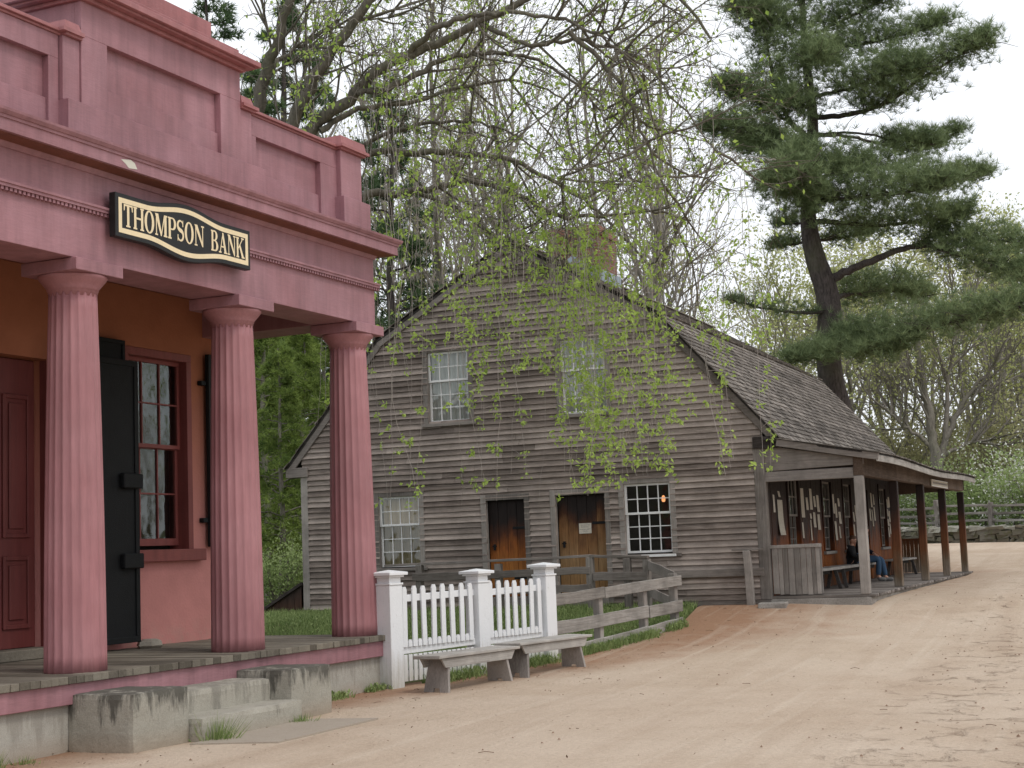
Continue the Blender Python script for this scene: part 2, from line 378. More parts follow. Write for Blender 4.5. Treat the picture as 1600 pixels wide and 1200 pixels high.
def mk_dirt():
    t = NT('sandy_dirt'); p = t.pos()
    big = t.noise(p, .22, 5, .6, .5); mid = t.noise(p, 1.3, 6, .65); fine = t.noise(p, 26, 5, .75); grit = t.noise(p, 140, 2)
    red = t.math('ADD', t.attr('edge'), t.math('MULTIPLY', t.math('SUBTRACT', mid, .5), .9))
    red = t.math('ADD', red, t.math('MULTIPLY', t.math('SUBTRACT', big, .5), .5))
    c = t.mix(t.ramp(mid, (.3, 0.), (.7, 1.)), (.475, .365, .27), (.57, .455, .35))
    c = t.mix(t.ramp(big, (.35, 0.), (.65, 1.)), c, (.61, .50, .395))
    c = t.mix(t.ramp(red, (.25, 0.), (.85, 1.)), c, (.345, .205, .13))
    # worn lengthwise tracks and damp stretches along the way the road runs
    rot = t.n('Mapping', {'Vector': p, 'Rotation': (0, 0, math.radians(21))}).outputs[0]
    lg = t.noise(t.n('Mapping', {'Vector': rot, 'Scale': (1.5, .07, 1)}).outputs[0], 1., 4, .6, .25)
    c = t.mix(t.math('MULTIPLY', t.ramp(lg, (.50, 0.), (.72, 1.)), .45), c, (.42, .31, .225))
    lt = t.noise(t.n('Mapping', {'Vector': rot, 'Scale': (4.2, .16, 1)}).outputs[0], 1., 3, .6, .2)
    c = t.mix(t.math('MULTIPLY', t.ramp(lt, (.56, 0.), (.70, 1.)), .32), c, (.66, .56, .45))
    # dark hoof scuffs on the trodden side
    mp = t.n('Mapping', {'Vector': p, 'Scale': (1.9, 1.5, 1)}).outputs[0]
    sc = t.noise(mp, 1.5, 5, .7, .8)
    s2 = t.math('MULTIPLY', t.ramp(sc, (.55, 0.), (.68, 1.)), t.attr('scuff'))
    c = t.mix(t.math('MULTIPLY', s2, .55), c, (.22, .15, .10))
    sp = t.ramp(t.noise(p, 9, 6, .8), (.58, 0.), (.72, 1.))
    c = t.mix(t.math('MULTIPLY', sp, .28), c, (.24, .15, .10))
    c = t.mix(.45, c, t.ramp(fine, (.25, .62), (.7, 1.18)), 'MULTIPLY')
    c = t.mix(.35, c, t.ramp(grit, (.3, .6), (.7, 1.2)), 'MULTIPLY')
    h = t.math('ADD', t.math('MULTIPLY', mid, 1.2), t.math('ADD', t.math('MULTIPLY', fine, .35), t.math('MULTIPLY', s2, -.5)))
    return t.fin(c, .95, t.bump(h, .08, .8), .1)
M['dirt'] = mk_dirt()
def mk_forest():
    t = NT('grassy_ground'); p = t.pos()
    a = t.noise(p, .6, 6, .7); b = t.noise(p, 11, 5, .7)
    c = t.mix(t.ramp(a, (.35, 0.), (.65, 1.)), (.075, .12, .03), (.15, .13, .07))
    c = t.mix(.6, c, t.ramp(b, (.3, .5), (.7, 1.3)), 'MULTIPLY')
    return t.fin(c, .95, t.bump(b, .08, 1.), .1)
M['forest'] = mk_forest()
def mk_wall_stone():
    t = NT('field_stone'); p = t.coord()
    c = t.mix(t.noise(p, 1.2, 5), (.075, .066, .05), (.19, .17, .13))
    c = t.mix(t.attr(), c, (.33, .32, .28))
    ms = t.ramp(t.noise(p, 2.2, 5, .7), (.5, 0.), (.66, .75))
    c = t.mix(ms, c, (.10, .115, .035))
    return t.fin(c, .95, t.bump(t.noise(p, 8, 5), .03, .8), .1)
M['fieldstone'] = mk_wall_stone()
def mk_lamp():
    t = NT('lit_lamp_glass'); e = t.n('Emission', {'Color': (1, .42, .16, 1), 'Strength': 1.3}); t.t.links.new(e.outputs[0], t.out.inputs[0]); return t.m
M['lamp'] = mk_lamp()

# ------------------------------------------------------------------ daylight (overcast)
EL, AZ = math.radians(56), math.radians(128)      # azimuth clockwise from +Y
W = bpy.data.worlds.new('World'); S.world = W; W.use_nodes = True
wt = W.node_tree; bg = wt.nodes['Background']
sky = wt.nodes.new('ShaderNodeTexSky'); sky.sky_type = 'NISHITA'; sky.sun_disc = False
sky.sun_elevation = EL; sky.sun_rotation = AZ; sky.air_density = 1.; sky.dust_density = 3.
tc = wt.nodes.new('ShaderNodeTexCoord'); nz = wt.nodes.new('ShaderNodeTexNoise'); nz.inputs['Scale'].default_value = 1.6; nz.inputs['Detail'].default_value = 5
wt.links.new(tc.outputs['Generated'], nz.inputs['Vector'])
cr = wt.nodes.new('ShaderNodeValToRGB'); cr.color_ramp.elements[0].color = (9.3, 9.65, 10.25, 1); cr.color_ramp.elements[1].color = (11.2, 11.4, 11.8, 1)
cr.color_ramp.elements[0].position = .3; cr.color_ramp.elements[1].position = .7
wt.links.new(nz.outputs[0], cr.inputs[0])
mx = wt.nodes.new('ShaderNodeMix'); mx.data_type = 'RGBA'; mx.inputs[0].default_value = .88
wt.links.new(sky.outputs[0], mx.inputs[6]); wt.links.new(cr.outputs[0], mx.inputs[7]); wt.links.new(mx.outputs[2], bg.inputs[0])
bg.inputs[1].default_value = .114
sl = bpy.data.lights.new('sun', 'SUN'); sl.energy = 1.15; sl.angle = math.radians(14); sl.color = (1, .95, .88)
so = bpy.data.objects.new('sun', sl); C.objects.link(so)
sd = Vector((math.sin(AZ)*math.cos(EL), math.cos(AZ)*math.cos(EL), math.sin(EL)))
so.rotation_euler = sd.to_track_quat('Z', 'Y').to_euler(); so.location = (20, -10, 40)
S.view_settings.view_transform = 'Standard'; S.view_settings.look = 'None'; S.view_settings.exposure = 0; S.view_settings.gamma = 1
S.render.engine = 'CYCLES'; S.cycles.use_denoising = True; S.cycles.max_bounces = 8; S.cycles.transparent_max_bounces = 16
S.cycles.caustics_reflective = False; S.cycles.caustics_refractive = False

# ------------------------------------------------------------------ frames of the two buildings
TB = .4331; B0 = Vector((-2.0767, 19.4794, 0)); BR = PI/2 - TB           # bank: local x along facade, -y outward
TH = .3966; H0 = Vector((4.5412, 28.1318, 0)); HR = PI/2 - TH            # house: local x along its side, y to the left along the gable
def bw(s, o, z=0): return B0 + Vector((math.sin(TB), math.cos(TB), 0))*s + Vector((math.cos(TB), -math.sin(TB), 0))*o + Vector((0, 0, z))
def hw(u, v, z=0): return H0 + Vector((-math.cos(TH), math.sin(TH), 0))*u + Vector((math.sin(TH), math.cos(TH), 0))*v + Vector((0, 0, z))

# ================================================================== GROUND AND ROAD
def smooth(a, b, x):
    t = max(0., min(1., (x-a)/(b-a))); return t*t*(3-2*t)
PF1, PF3, BF3 = Vector((-1.64, 19.46, 0)), Vector((.35, 22.1, 0)), Vector((2.62, 25.8, 0))
BND = [tuple(bw(s, .2).xy)[::-1] for s in (-45, 0.1)] + [(PF1.y+.15, PF1.x-.12), (PF3.y, PF3.x), (BF3.y, BF3.x), (hw(1.3, -.03).y, hw(1.3, -.03).x), (hw(.5, 2).y, hw(.5, 2).x), (hw(.5, 14).y, hw(.5, 14).x), (60, 10.5), (75, 10.5)]
BND = [(y, x) for y, x in BND]; BND.sort()
def xb(y):
    if y <= BND[0][0]: return BND[0][1]
    for (a, b), (c, d) in zip(BND, BND[1:]):
        if y <= c: return b + (d-b)*(y-a)/(c-a)
    return BND[-1][1]
def wall_x(y): return 16.4 + (66.8-y)*.886
def grid_mesh(name, ys, row, m, kind='structure'):
    vs = []; e = []; sf = []; fs = []; nx = None
    for y in ys:
        xs = row(y); nx = len(xs)
        for x in xs:
            n1 = noise.noise((x*.45, y*.45, 0))*.012 + noise.noise((x*1.7, y*1.7, 3))*.006
            vs.append((x, y, gz(y) + (n1 if name == 'road' else -.035 - (.5 if name == 'nothing' else 0))))
            d = x - xb(y)
            w = 1.6 if y < 17 else (1.6+(y-17)*.45 if y < 25 else (5.2 if y < 29 else 5.2))
            e.append(max(0, 1-d/w)*.95); c = x - (.38*y - 2.3); sf.append(smooth(-.5, .4, c)*(1-smooth(3.5, 5.5, c)) + .08)
    for i in range(len(ys)-1):
        for k in range(nx-1): fs.append((i*nx+k, i*nx+k+1, (i+1)*nx+k+1, (i+1)*nx+k))
    me = bpy.data.meshes.new(name); me.from_pydata(vs, [], fs)
    me.attributes.new('edge', 'FLOAT', 'POINT').data.foreach_set('value', e)
    me.attributes.new('scuff', 'FLOAT', 'POINT').data.foreach_set('value', sf)
    me.polygons.foreach_set('use_smooth', [True]*len(fs)); me.materials.append(m)
    o = bpy.data.objects.new(name, me); C.objects.link(o); return tag(o, kind=kind)
def road_row(y):
    a = xb(y); b = 70. if y < 8 else min(70., wall_x(y)-.2)
    return [a + (b-a)*((k/90)**1.7) for k in range(91)]
ys = [-40, -30, -20, -12, -6] + [k*.25 for k in range(0, 180)] + [45 + k for k in range(0, 20)] + [64.8]
grid_mesh('road', ys, road_row, M['dirt'])
gx = [-600, -300, -150, -80, -50, -30] + [k for k in range(-24, 42, 2)] + [50, 80, 150, 300, 600]
gy = [-300, -100, -40, -10, 0, 8, 14, 16.5, 18, 19, 20, 21, 22, 23.5, 25, 26, 27, 28, 30, 33, 36, 40, 44, 48, 54, 60, 66, 74, 82, 90, 110, 140, 200, 350, 500, 900]
grid_mesh('ground', gy, lambda y: gx, M['forest'])
# thin concrete pad at the foot of the bank steps
mb = MB(); p = [bw(-5.0, 1.19), bw(-3.0, 1.19), bw(-2.85, 1.95), bw(-4.75, 2.0)]
mb.prism([(q.x, q.y) for q in p], 2, -.14, -.052, .5)
tag(mb.build('pavement', M['found']), kind='structure')

# ================================================================== BANK
bank = thing('bank_building', 'mauve red columned bank building with a stepped parapet', 'building', B0, BR)
def BM(): return MB(lambda s, o, z: (s, -o, z))     # (along facade, outward, up)
ZF, SC = .62, -3.84
# -- foundation, apron, floor
b = BM(); b.box(-7.90, .22, -2.2, .30, -.3, .36); b.build('foundation', M['found'], bank, .006)
b = BM(); b.box(-7.94, .26, -2.2, .36, .36, .55); b.build('floor_apron', M['paint'], bank, .006)
b = BM()
s = -7.98
while s < .29:
    e = min(.30, s + R.uniform(.10, .14)); b.box(s, e-.004, -2.0, .40 + R.uniform(-.008, .008), .55, ZF + R.uniform(-.003, .002)); s = e
b.build('porch_floor', M['floor'], bank, .004)
# -- columns
RB, RN, ZN = .2935, .2305, 4.235
def column(s):
    b = MB(lambda x, y, z: (x + s, y, z))
    prof = []
    for k in range(25):
        f = k/24; z = ZF + (ZN-ZF)*f; r = RB + (RN-RB)*f + .010*math.sin(PI*f); prof.append((r, z))
    def fl(t, z):
        a = (t*20/(2*PI)) % 1; return 1 - .05*math.sin(PI*a)**.8
    b.lathe(prof, n=160, fr=fl); shaft = b.build('column', M['column_paint'], bank, smooth=True)
    me = shaft.data; me.polygons.foreach_set('use_smooth', [abs(p.normal.z) < .5 for p in me.polygons])
    b = MB(lambda x, y, z: (x + s, y, z))
    b.lathe([(.222, ZN-.03), (.226, ZN+.003), (.236, ZN+.006), (.236, ZN+.03), (.245, ZN+.032), (.247, ZN+.05), (.285, ZN+.095), (.318, ZN+.135), (.33, ZN+.158), (.326, ZN+.171)], n=64)
    b.build('capital', M['column_paint'], shaft, smooth=True)
    b = MB(lambda x, y, z: (x + s, y, z)); b.box(-.341, .341, -.341, .341, ZN+.171, 4.528, .5); b.build('abacus', M['paint'], shaft, .006)
for s in (0, -2.5132, -5.158, -7.67): column(s)
# -- entablature
def ring(prof, s0, s1, o0, o1):
    """profile (d, z) swept round a rectangle in plan, mitred at the corners"""
    b = BM(); n = len(prof)
    pts = []
    for (cs, co_, ds, do) in ((s0, o1, -1, 1), (s1, o1, 1, 1), (s1, o0, 1, -1), (s0, o0, -1, -1)):
        for d, z in prof: pts.append((cs+ds*d, co_+do*d, z))
    fs = [(i*n+k, ((i+1) % 4)*n+k, ((i+1) % 4)*n+(k+1) % n, i*n+(k+1) % n) for i in range(4) for k in range(n)]
    b.add(pts, fs, .5); return b
S0, S1, O0, O1 = -7.92, .23, -9.0, .28
b = BM(); b.box(S0, S1, -.30, O1, 4.532, 5.03, .5); b.box(S1-.58, S1, -2.0, -.302, 4.532, 5.03, .5); b.box(S0, S0+.58, -2.0, -.302, 4.532, 5.03, .5); b.build('architrave', M['paint'], bank, .004)
b = BM(); b.box(S0+.004, S1-.004, -.30, O1-.004, 5.03, 5.43, .5); b.build('frieze', M['paint'], bank)
b = ring([(-.05, 5.024), (.055, 5.024), (.055, 5.05), (.068, 5.055), (.068, 5.078), (-.05, 5.085)], S0, S1, -2.0, O1)
s = S0
while s < S1 + .05: b.box(s, s+.032, O1-.01, O1+.042, 4.992, 5.023, .5); s += .056
b.build('dentil_moulding', M['paint'], bank)
b = ring([(-.1, 5.395), (.012, 5.395), (.03, 5.43), (.04, 5.445), (.232, 5.462), (.232, 5.572), (.246, 5.575), (.25, 5.60), (.262, 5.603), (.285, 5.632), (.29, 5.655), (-.1, 5.70)], S0, S1, O0, O1)
b.build('cornice', M['paint'], bank)
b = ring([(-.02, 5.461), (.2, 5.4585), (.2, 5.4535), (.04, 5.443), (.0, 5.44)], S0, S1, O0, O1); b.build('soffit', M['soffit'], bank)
b = BM(); b.add([(-5.05, .5145, 5.54), (-4.90, .5145, 5.565), (-4.84, .5145, 5.545), (-4.80, .5145, 5.49), (-4.93, .5145, 5.475), (-4.98, .5145, 5.51)], [(0, 1, 2, 3, 4, 5)]); b.build('bare_paint_patch', M['chip'], bank)
# -- ceiling, rear wall with openings, side and back walls, roof
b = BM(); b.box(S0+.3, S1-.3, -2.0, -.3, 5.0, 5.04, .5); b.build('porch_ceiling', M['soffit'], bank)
WO = -2.0
def wall_cells(b, s0, s1, z0, z1, holes, o0, o1):
    ss = sorted({s0, s1, *[h[0] for h in holes], *[h[1] for h in holes]}); zs = sorted({z0, z1, *[h[2] for h in holes], *[h[3] for h in holes]})
    for a, c in zip(ss, ss[1:]):
        run = None
        for d, e in zip(zs, zs[1:]):
            hole = any(h[0] <= a and c <= h[1] and h[2] <= d and e <= h[3] for h in holes)
            if not hole: run = (run[0], e) if run else (d, e)
            if (hole or e == z1) and run: b.box(a, c, o0, o1, run[0], run[1], .5); run = None
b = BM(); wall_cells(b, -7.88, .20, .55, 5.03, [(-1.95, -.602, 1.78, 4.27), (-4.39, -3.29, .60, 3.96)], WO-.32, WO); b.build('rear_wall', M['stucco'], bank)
b = BM(); b.box(-.10, .20, -9, WO-.322, -.3, 5.45, .5); b.box(-7.88, -7.58, -9, WO-.322, -.3, 5.45, .5); b.box(-7.578, -.102, -9, -8.7, -.3, 5.45, .5); b.build('side_wall', m_plain('gray_side_plaster', (.27, .235, .21), .9, .2), bank)
b = BM(); b.box(-7.88, .2, -9, .2, 5.66, 5.72, .5); b.build('roof', M['lead'], bank)
b = BM(); b.box(-7.57, -.11, -8.69, WO-.33, .3, .5, .5); b.box(-7.57, -.11, -5, -4.9, .5, 5.4, .5); b.build('inner_wall', M['dark_in'], bank)
# -- window
w = BM(); a0, a1, z0, z1 = -1.95, -.602, 1.78, 4.27
w.box(a0+.002, a0+.10, WO-.30, WO+.004, z0, z1-.10, .5); w.box(a1-.10, a1-.002, WO-.30, WO+.004, z0, z1-.10, .5); w.box(a0+.002, a1-.002, WO-.30, WO+.004, z1-.10, z1-.002, .5)
win = w.build('window', M['frame_red'], bank, .004)
def sash(a0, a1, z0, z1, o, cols, rows, m, par, mk, fr=.05, mun=.018, name='sash', glass=True, bot=None):
    w = mk(); bot = bot or fr
    w.box(a0, a0+fr, o-.02, o+.02, z0+bot, z1-fr, .5); w.box(a1-fr, a1, o-.02, o+.02, z0+bot, z1-fr, .5); w.box(a0, a1, o-.02, o+.02, z0, z0+bot, .5); w.box(a0, a1, o-.02, o+.02, z1-fr, z1, .5)
    for k in range(1, cols):
        x = a0+fr + (a1-a0-2*fr)*k/cols; w.box(x-mun/2, x+mun/2, o-.012, o+.016, z0+bot, z1-fr, .5)
    for k in range(1, rows):
        z = z0+bot + (z1-z0-fr-bot)*k/rows; w.box(a0+fr, a1-fr, o-.010, o+.014, z-mun/2, z+mun/2, .5)
    sa = w.build(name, m, par, .002)
    if glass:
        w = mk(); w.add([(a0+fr*.5, o-.004, z0+bot*.5), (a1-fr*.5, o-.004, z0+bot*.5), (a1-fr*.5, o-.004, z1-fr*.5), (a0+fr*.5, o-.004, z1-fr*.5)], [(0, 1, 2, 3)]); w.build('pane', M['glass'], sa)
    return sa
sash(a0+.10, a1-.10, z0+.05, 3.09, WO-.18, 3, 2, M['frame_red'], win, BM, .05, .02, bot=.09)
sash(a0+.10, a1-.10, 3.05, z1-.10, WO-.135, 3, 2, M['frame_red'], win, BM, .05, .02)
b = BM(); b.add([(a0+.05, WO-.34, z0), (a1-.05, WO-.34, z0), (a1-.05, WO-.34, z1), (a0+.05, WO-.34, z1)], [(0, 1, 2, 3)]); b.build('window_backing', M['dark_in'], win)
b = BM(); b.box(a0-.10, a1+.14, WO-.28, WO+.10, z0-.15, z0-.002, .5); b.build('window_sill', M['frame_red'], win, .008)
# -- iron shutters on the window, iron door leaves, wooden door
def iron_leaf(name, a0, a1, o0, o1, z0, z1, rim=.05):
    b = BM(); b.box(a0, a1, o0, o1, z0, z1, .5)
    for q in ((a0, a0+rim, z0+rim, z1-rim), (a1-rim, a1, z0+rim, z1-rim), (a0, a1, z0, z0+rim), (a0, a1, z1-rim, z1)): b.box(q[0], q[1], o1, o1+.018, q[2], q[3], .5)
    l = b.build(name, M['iron'], bank, .004); return l
for (a, c) in ((-.37, .10), (-2.66, -2.04)):
    l = iron_leaf('iron_shutter', a, c, WO+.05, WO+.09, 1.80, 4.30)
    hx = a-.07 if a > -1 else c+.02
    for z in (2.14, 3.92):
        b = BM(); b.box(hx-.04, hx+.06, WO+.001, WO+.075, z-.03, z+.03, .5); b.build('hinge', M['iron'], l, .006)
for (a, c, sg) in ((-3.24, -2.02, 1),):
    l = iron_leaf('iron_door', a, c, WO+.22, WO+.26, .70, 4.03, .07)
    for z in (2.59, 1.65):
        b = BM(); b.box(c-.34, c+.01, WO+.262, WO+.335, z-.088, z+.088, .5); b.build('bar_bracket', M['iron'], l, .012)
d = BM(); d.box(-4.385, -3.295, WO-.26, WO-.18, .74, 3.95, .5); door = d.build('front_door', M['door_red'], bank, .004)
for (a, c) in ((-4.30, -3.87), (-3.81, -3.38)):
    for (z0, z1) in ((.95, 1.75), (1.95, 3.55)):
        d = BM()
        for q in ((a, a+.05, z0, z1), (c-.05, c, z0, z1), (a+.05, c-.05, z0, z0+.05), (a+.05, c-.05, z1-.05, z1)): d.box(q[0], q[1], WO-.18, WO-.155, q[2], q[3], .5)
        d.box(a+.10, c-.10, WO-.18, WO-.16, z0+.10, z1-.10, .5); d.build('door_panel', M['door_red'], door, .006)
d = BM(); d.box(-4.46, -3.22, WO-.3, WO+.12, ZF, .735, .5); d.build('door_sill', M['floor'], bank, .01)
d = BM(); d.box(-4.39, -4.386, WO-.1, WO, .74, 3.95, .5); d.box(-3.294, -3.29, WO-.1, WO, .74, 3.95, .5); d.build('door_frame', M['door_red'], bank)
# -- parapet
PC = -3.86
def sym(b, s0, s1, *a):
    b.box(s0, s1, *a, .5); b.box(2*PC-s1, 2*PC-s0, *a, .5)
for SD in (0, 1):
    def one(b, s0, s1, *a_):
        if SD: s0, s1 = 2*PC-s1, 2*PC-s0
        b.box(s0, s1, *a_, .5)
    b = BM()
    one(b, -2.49, .17, -.30, .03, 5.66, 6.74)
    one(b, -2.26, -2.12, .03, .105, 5.66, 6.505); one(b, -.72, -.30, .03, .105, 5.66, 6.505); one(b, -2.26, -.30, .03, .105, 6.505, 6.74); one(b, -2.12, -.72, .03, .07, 5.66, 6.09)
    b.build('parapet', M['paint'], bank, .003)
    b = BM(); one(b, -2.34, -.30, -.34, .125, 6.74, 6.765); one(b, -2.34, -.30, -.36, .155, 6.765, 6.80); b.build('parapet_cap', M['paint_cap'], bank, .004)
for q0, q1 in ((-.34, .17), (2*PC-.17, 2*PC+.34)):
    b = BM(); b.box(q0, q1, -.32, .17, 6.13, 6.742, .5); b.box(q0-.05, q1+.09, -.32, .24, 5.66, 6.13, .5); pr = b.build('parapet_pier', M['paint'], bank, .004)
    b = BM(); b.box(q0-.04, q1+.05, -.37, .21, 6.744, 6.768, .5); b.box(q0-.08, q1+.09, -.41, .25, 6.768, 6.805, .5)
    cx = (q0+q1)/2; b.add([(q0-.05, .22, 6.805), (q1+.06, .22, 6.805), (q1+.06, -.38, 6.805), (q0-.05, -.38, 6.805), (q0-.03, .20, 6.92), (q1+.04, .20, 6.92), (q1+.04, -.36, 6.92), (q0-.03, -.36, 6.92), (cx, -.08, 6.965)], [(0, 1, 5, 4), (1, 2, 6, 5), (2, 3, 7, 6), (3, 0, 4, 7), (4, 5, 8), (5, 6, 8), (6, 7, 8), (7, 4, 8)]); b.build('pier_cap', M['paint_cap'], pr)
for q0, q1 in ((-2.512, -2.27), (2*PC+2.27, 2*PC+2.512)):
    b = BM(); b.box(q0, q1, -.30, .15, 6.102, 6.742, .5); pr = b.build('parapet_pier', M['paint'], bank, .004)
    b = BM(); b.box(q0, q1+.03 if q0 > PC else q1, -.35, .19, 6.744, 6.768, .5); b.box(q0-(.06 if q0 < PC else 0), q1+(.06 if q0 > PC else 0), -.38, .22, 6.768, 6.805, .5)
    b.add([(q0, .19, 6.805), (q1, .19, 6.805), (q1, -.34, 6.805), (q0, -.34, 6.805), (q0+.02, .16, 6.90), (q1-.02, .16, 6.90), (q1-.02, -.3, 6.90), (q0+.02, -.3, 6.90)], [(0, 1, 5, 4), (1, 2, 6, 5), (2, 3, 7, 6), (3, 0, 4, 7), (4, 5, 6, 7)]); b.build('pier_cap', M['paint_cap'], pr)
b = BM(); b.box(-5.46, -2.11, -.3, .225, 5.66, 6.098, .5)
b.box(-5.205, -2.515, -.6, .09, 6.10, 7.16, .5)
b.box(-5.205, -4.82, .09, .17, 6.10, 6.81, .5); b.box(-2.90, -2.515, .09, .17, 6.10, 6.81, .5); b.box(-5.205, -2.515, .09, .17, 6.81, 7.16, .5); b.box(-4.82, -2.90, .09, .125, 6.10, 6.36, .5)
cb = b.build('parapet_block', M['paint'], bank, .003)
b = BM(); b.box(-5.25, -2.47, -.66, .22, 7.16, 7.20, .5); b.box(-5.33, -2.39, -.74, .30, 7.20, 7.225, .5); b.box(-5.38, -2.34, -.78, .35, 7.225, 7.285, .5); b.build('block_cap', M['paint_cap'], cb, .005)
b = BM(); b.box(-5.20, -2.52, -.62, .17, 7.285, 7.42, .5); b.box(-4.80, -2.92, -.5, .08, 7.42, 7.64, .5); b.build('stepped_top', M['paint_cap'], cb, .006)

# -- hanging signboard with lettering
sign = thing('signboard', 'black signboard with a gold border reading THOMPSON BANK above the columns', 'sign', bw(-3.89, .35, 5.015), BR)
def SM(): return MB(lambda a, d, z: (a, -d, z))
HW2, HH = 1.14, .22
def sx_out(inset):
    top = []
    w, h = HW2-inset, HH-inset
    for k in range(61):
        a = -w + 2*w*k/60; u = abs(a)/HW2
        bul = .078*(.5+.5*math.cos(PI*min(1, u/.60)))
        top.append((a, h+bul))
    return top
def plate(b, inset, d0, d1):
    t = sx_out(inset); n = len(t)
    p = [(a, d1, z) for a, z in t] + [(a, d1, -z) for a, z in t]; q = [(a, d0, z) for a, _, z in p]
    fs = [(k, k+1, n+k+1, n+k) for k in range(n-1)] + [(2*n+k, 2*n+k+1, k+1, k) for k in range(n-1)] + [(3*n+k, 3*n+k+1, n+k+1, n+k) for k in range(n-1)]
    fs += [(0, n, 3*n, 2*n), (n-1, 2*n-1, 4*n-1, 3*n-1)]
    b.add(p+q, fs, .5)
b = SM(); plate(b, 0, 0, .075); b.build('board', M['sign_black'], sign, .005)
b = SM(); o_, i_ = sx_out(.045), sx_out(.095); n = len(o_)
pts = [(a, .0775, z) for a, z in o_] + [(a, .0775, z) for a, z in i_]; pts += [(a, .0775, -z) for a, _, z in pts]
fs = [(k, k+1, n+k+1, n+k) for k in range(n-1)] + [(2*n+k, 2*n+k+1, 3*n+k+1, 3*n+k) for k in range(n-1)] + [(0, n, 3*n, 2*n), (n-1, 2*n-1, 4*n-1, 3*n-1-0)]
b.add(pts, fs, .5); b.build('border', M['gold'], sign)
ZL = [0.0]
def glyphs():
    def r(x0, x1, y0, y1): return [(x0, y0), (x1, y0), (x1, y1), (x0, y1)]
    def stem(x, w=.17, sl=.055, sr=.055): return [r(x, x+w, 0, 1), r(x-sl, x+w+sr, 0, .07), r(x-sl, x+w+sr, .93, 1)]
    def arc(cx, cy, rx, ry, ix, iy, a0, a1, n=18):
        o = []
        for k in range(n):
            t0, t1 = (math.radians(a0+(a1-a0)*q/n) for q in (k, k+1))
            o.append([(cx+rx*math.cos(t0), cy+ry*math.sin(t0)), (cx+rx*math.cos(t1), cy+ry*math.sin(t1)), (cx+ix*math.cos(t1), cy+iy*math.sin(t1)), (cx+ix*math.cos(t0), cy+iy*math.sin(t0))])
        return [('strip', o)]
    G = {}
    G['T'] = (.66, [r(.245, .415, 0, .93), r(.17, .49, 0, .07), r(.0, .66, .92, 1), [(0, 1), (0, .70), (.06, .72), (.10, .93)], [(.66, 1), (.66, .70), (.60, .72), (.56, .93)]])
    G['H'] = (.80, stem(.06) + stem(.57) + [r(.2, .6, .46, .55)])
    G['O'] = (.74, arc(.37, .5, .37, .52, .19, .45, 0, 360, 40))
    G['M'] = (.98, [r(.09, .16, 0, 1), r(.02, .24, 0, .07), [(.02, 1), (.27, 1), (.54, .12), (.46, 0)], [(.72, 1), (.80, 1), (.52, 0), (.46, 0)], r(.73, .91, 0, 1), r(.67, .97, 0, .07), r(.75, .97, .93, 1)])
    G['P'] = (.66, stem(.06) + [r(.2, .36, .93, 1), r(.2, .36, .42, .49)] + arc(.36, .71, .29, .29, .11, .22, -90, 90))
    G['S'] = (.60, [('s', 0)])
    G['N'] = (.84, [r(.10, .17, 0, 1), r(.02, .26, 0, .07), [(.02, 1), (.27, 1), (.74, .10), (.74, 0), (.66, 0)], r(.67, .74, 0, 1), r(.58, .83, .93, 1)])
    G['B'] = (.70, stem(.06, sr=0) + [r(.2, .36, .93, 1), r(.2, .36, 0, .07), r(.2, .38, .48, .55)] + arc(.35, .755, .27, .245, .09, .175, -90, 90) + arc(.37, .265, .31, .265, .11, .195, -90, 90))
    G['A'] = (.82, [[(.09, 0), (.17, 0), (.42, .85), (.40, 1)], [(.36, 1), (.48, 1), (.78, 0), (.58, 0), (.37, .80)], r(.20, .60, .28, .35), r(.0, .26, 0, .07), r(.50, .84, 0, .07)])
    G['K'] = (.82, stem(.06) + [[(.22, .42), (.22, .52), (.60, .95), (.68, .95)], [(.30, .54), (.42, .64), (.80, 0), (.58, 0)], r(.50, .78, .93, 1), r(.52, .84, 0, .07)])
    return G
GL = glyphs()
def s_strip(n=30):
    out = []; prev = None
    for k in range(n+1):
        t = k/n
        if t < .5: a = math.radians(25 + (270-25)*t/.5); c = (.30, .745); rx, ry = .215, .215
        else: a = math.radians(90 - (245)*(t-.5)/.5); c = (.30, .275); rx, ry = .225, .235
        x, y = c[0]+rx*math.cos(a), c[1]+ry*math.sin(a)
        hw_ = .035 + .065*math.exp(-((t-.5)/.16)**2) + .02*math.exp(-((t-.27)/.1)**2) + .02*math.exp(-((t-.75)/.1)**2)
        nx, ny = math.cos(a)*(1 if t < .5 else -1), math.sin(a)*(1 if t < .5 else -1)
        cur = ((x-nx*hw_, y-ny*hw_), (x+nx*hw_, y+ny*hw_))
        if prev: out.append([prev[0], prev[1], cur[1], cur[0]])
        prev = cur
    return [('strip', out), [(.46, .70), (.53, .70), (.53, 1.0), (.48, 1.0)], [(.06, .0), (.11, .0), (.13, .30), (.06, .30)]]
def put_text(txt, x0, x1, zb, h, name):
    ws = [GL[c][0] for c in txt]; gap = .045; tot = sum(ws) + gap*(len(txt)-1); k = (x1-x0)/tot; x = x0
    for c, wd in zip(txt, ws):
        b = SM(); polys = s_strip() if c == 'S' else GL[c][1]; lift = 0
        for p in polys:
            lift += .0004; grp = p[1] if p[0] == 'strip' else [p]
            for q in grp:
                n = len(q); b.add([(x+a*k, .078+lift, zb+y*h) for a, y in q] , [tuple(range(n))], .5)
        l = b.build(name, M['gold'], sign)
        x += (wd+gap)*k
put_text('THOMPSON', -1.02, .29, -.105, .225, 'letter')
put_text('BANK', .41, 1.02, -.112, .225, 'letter')

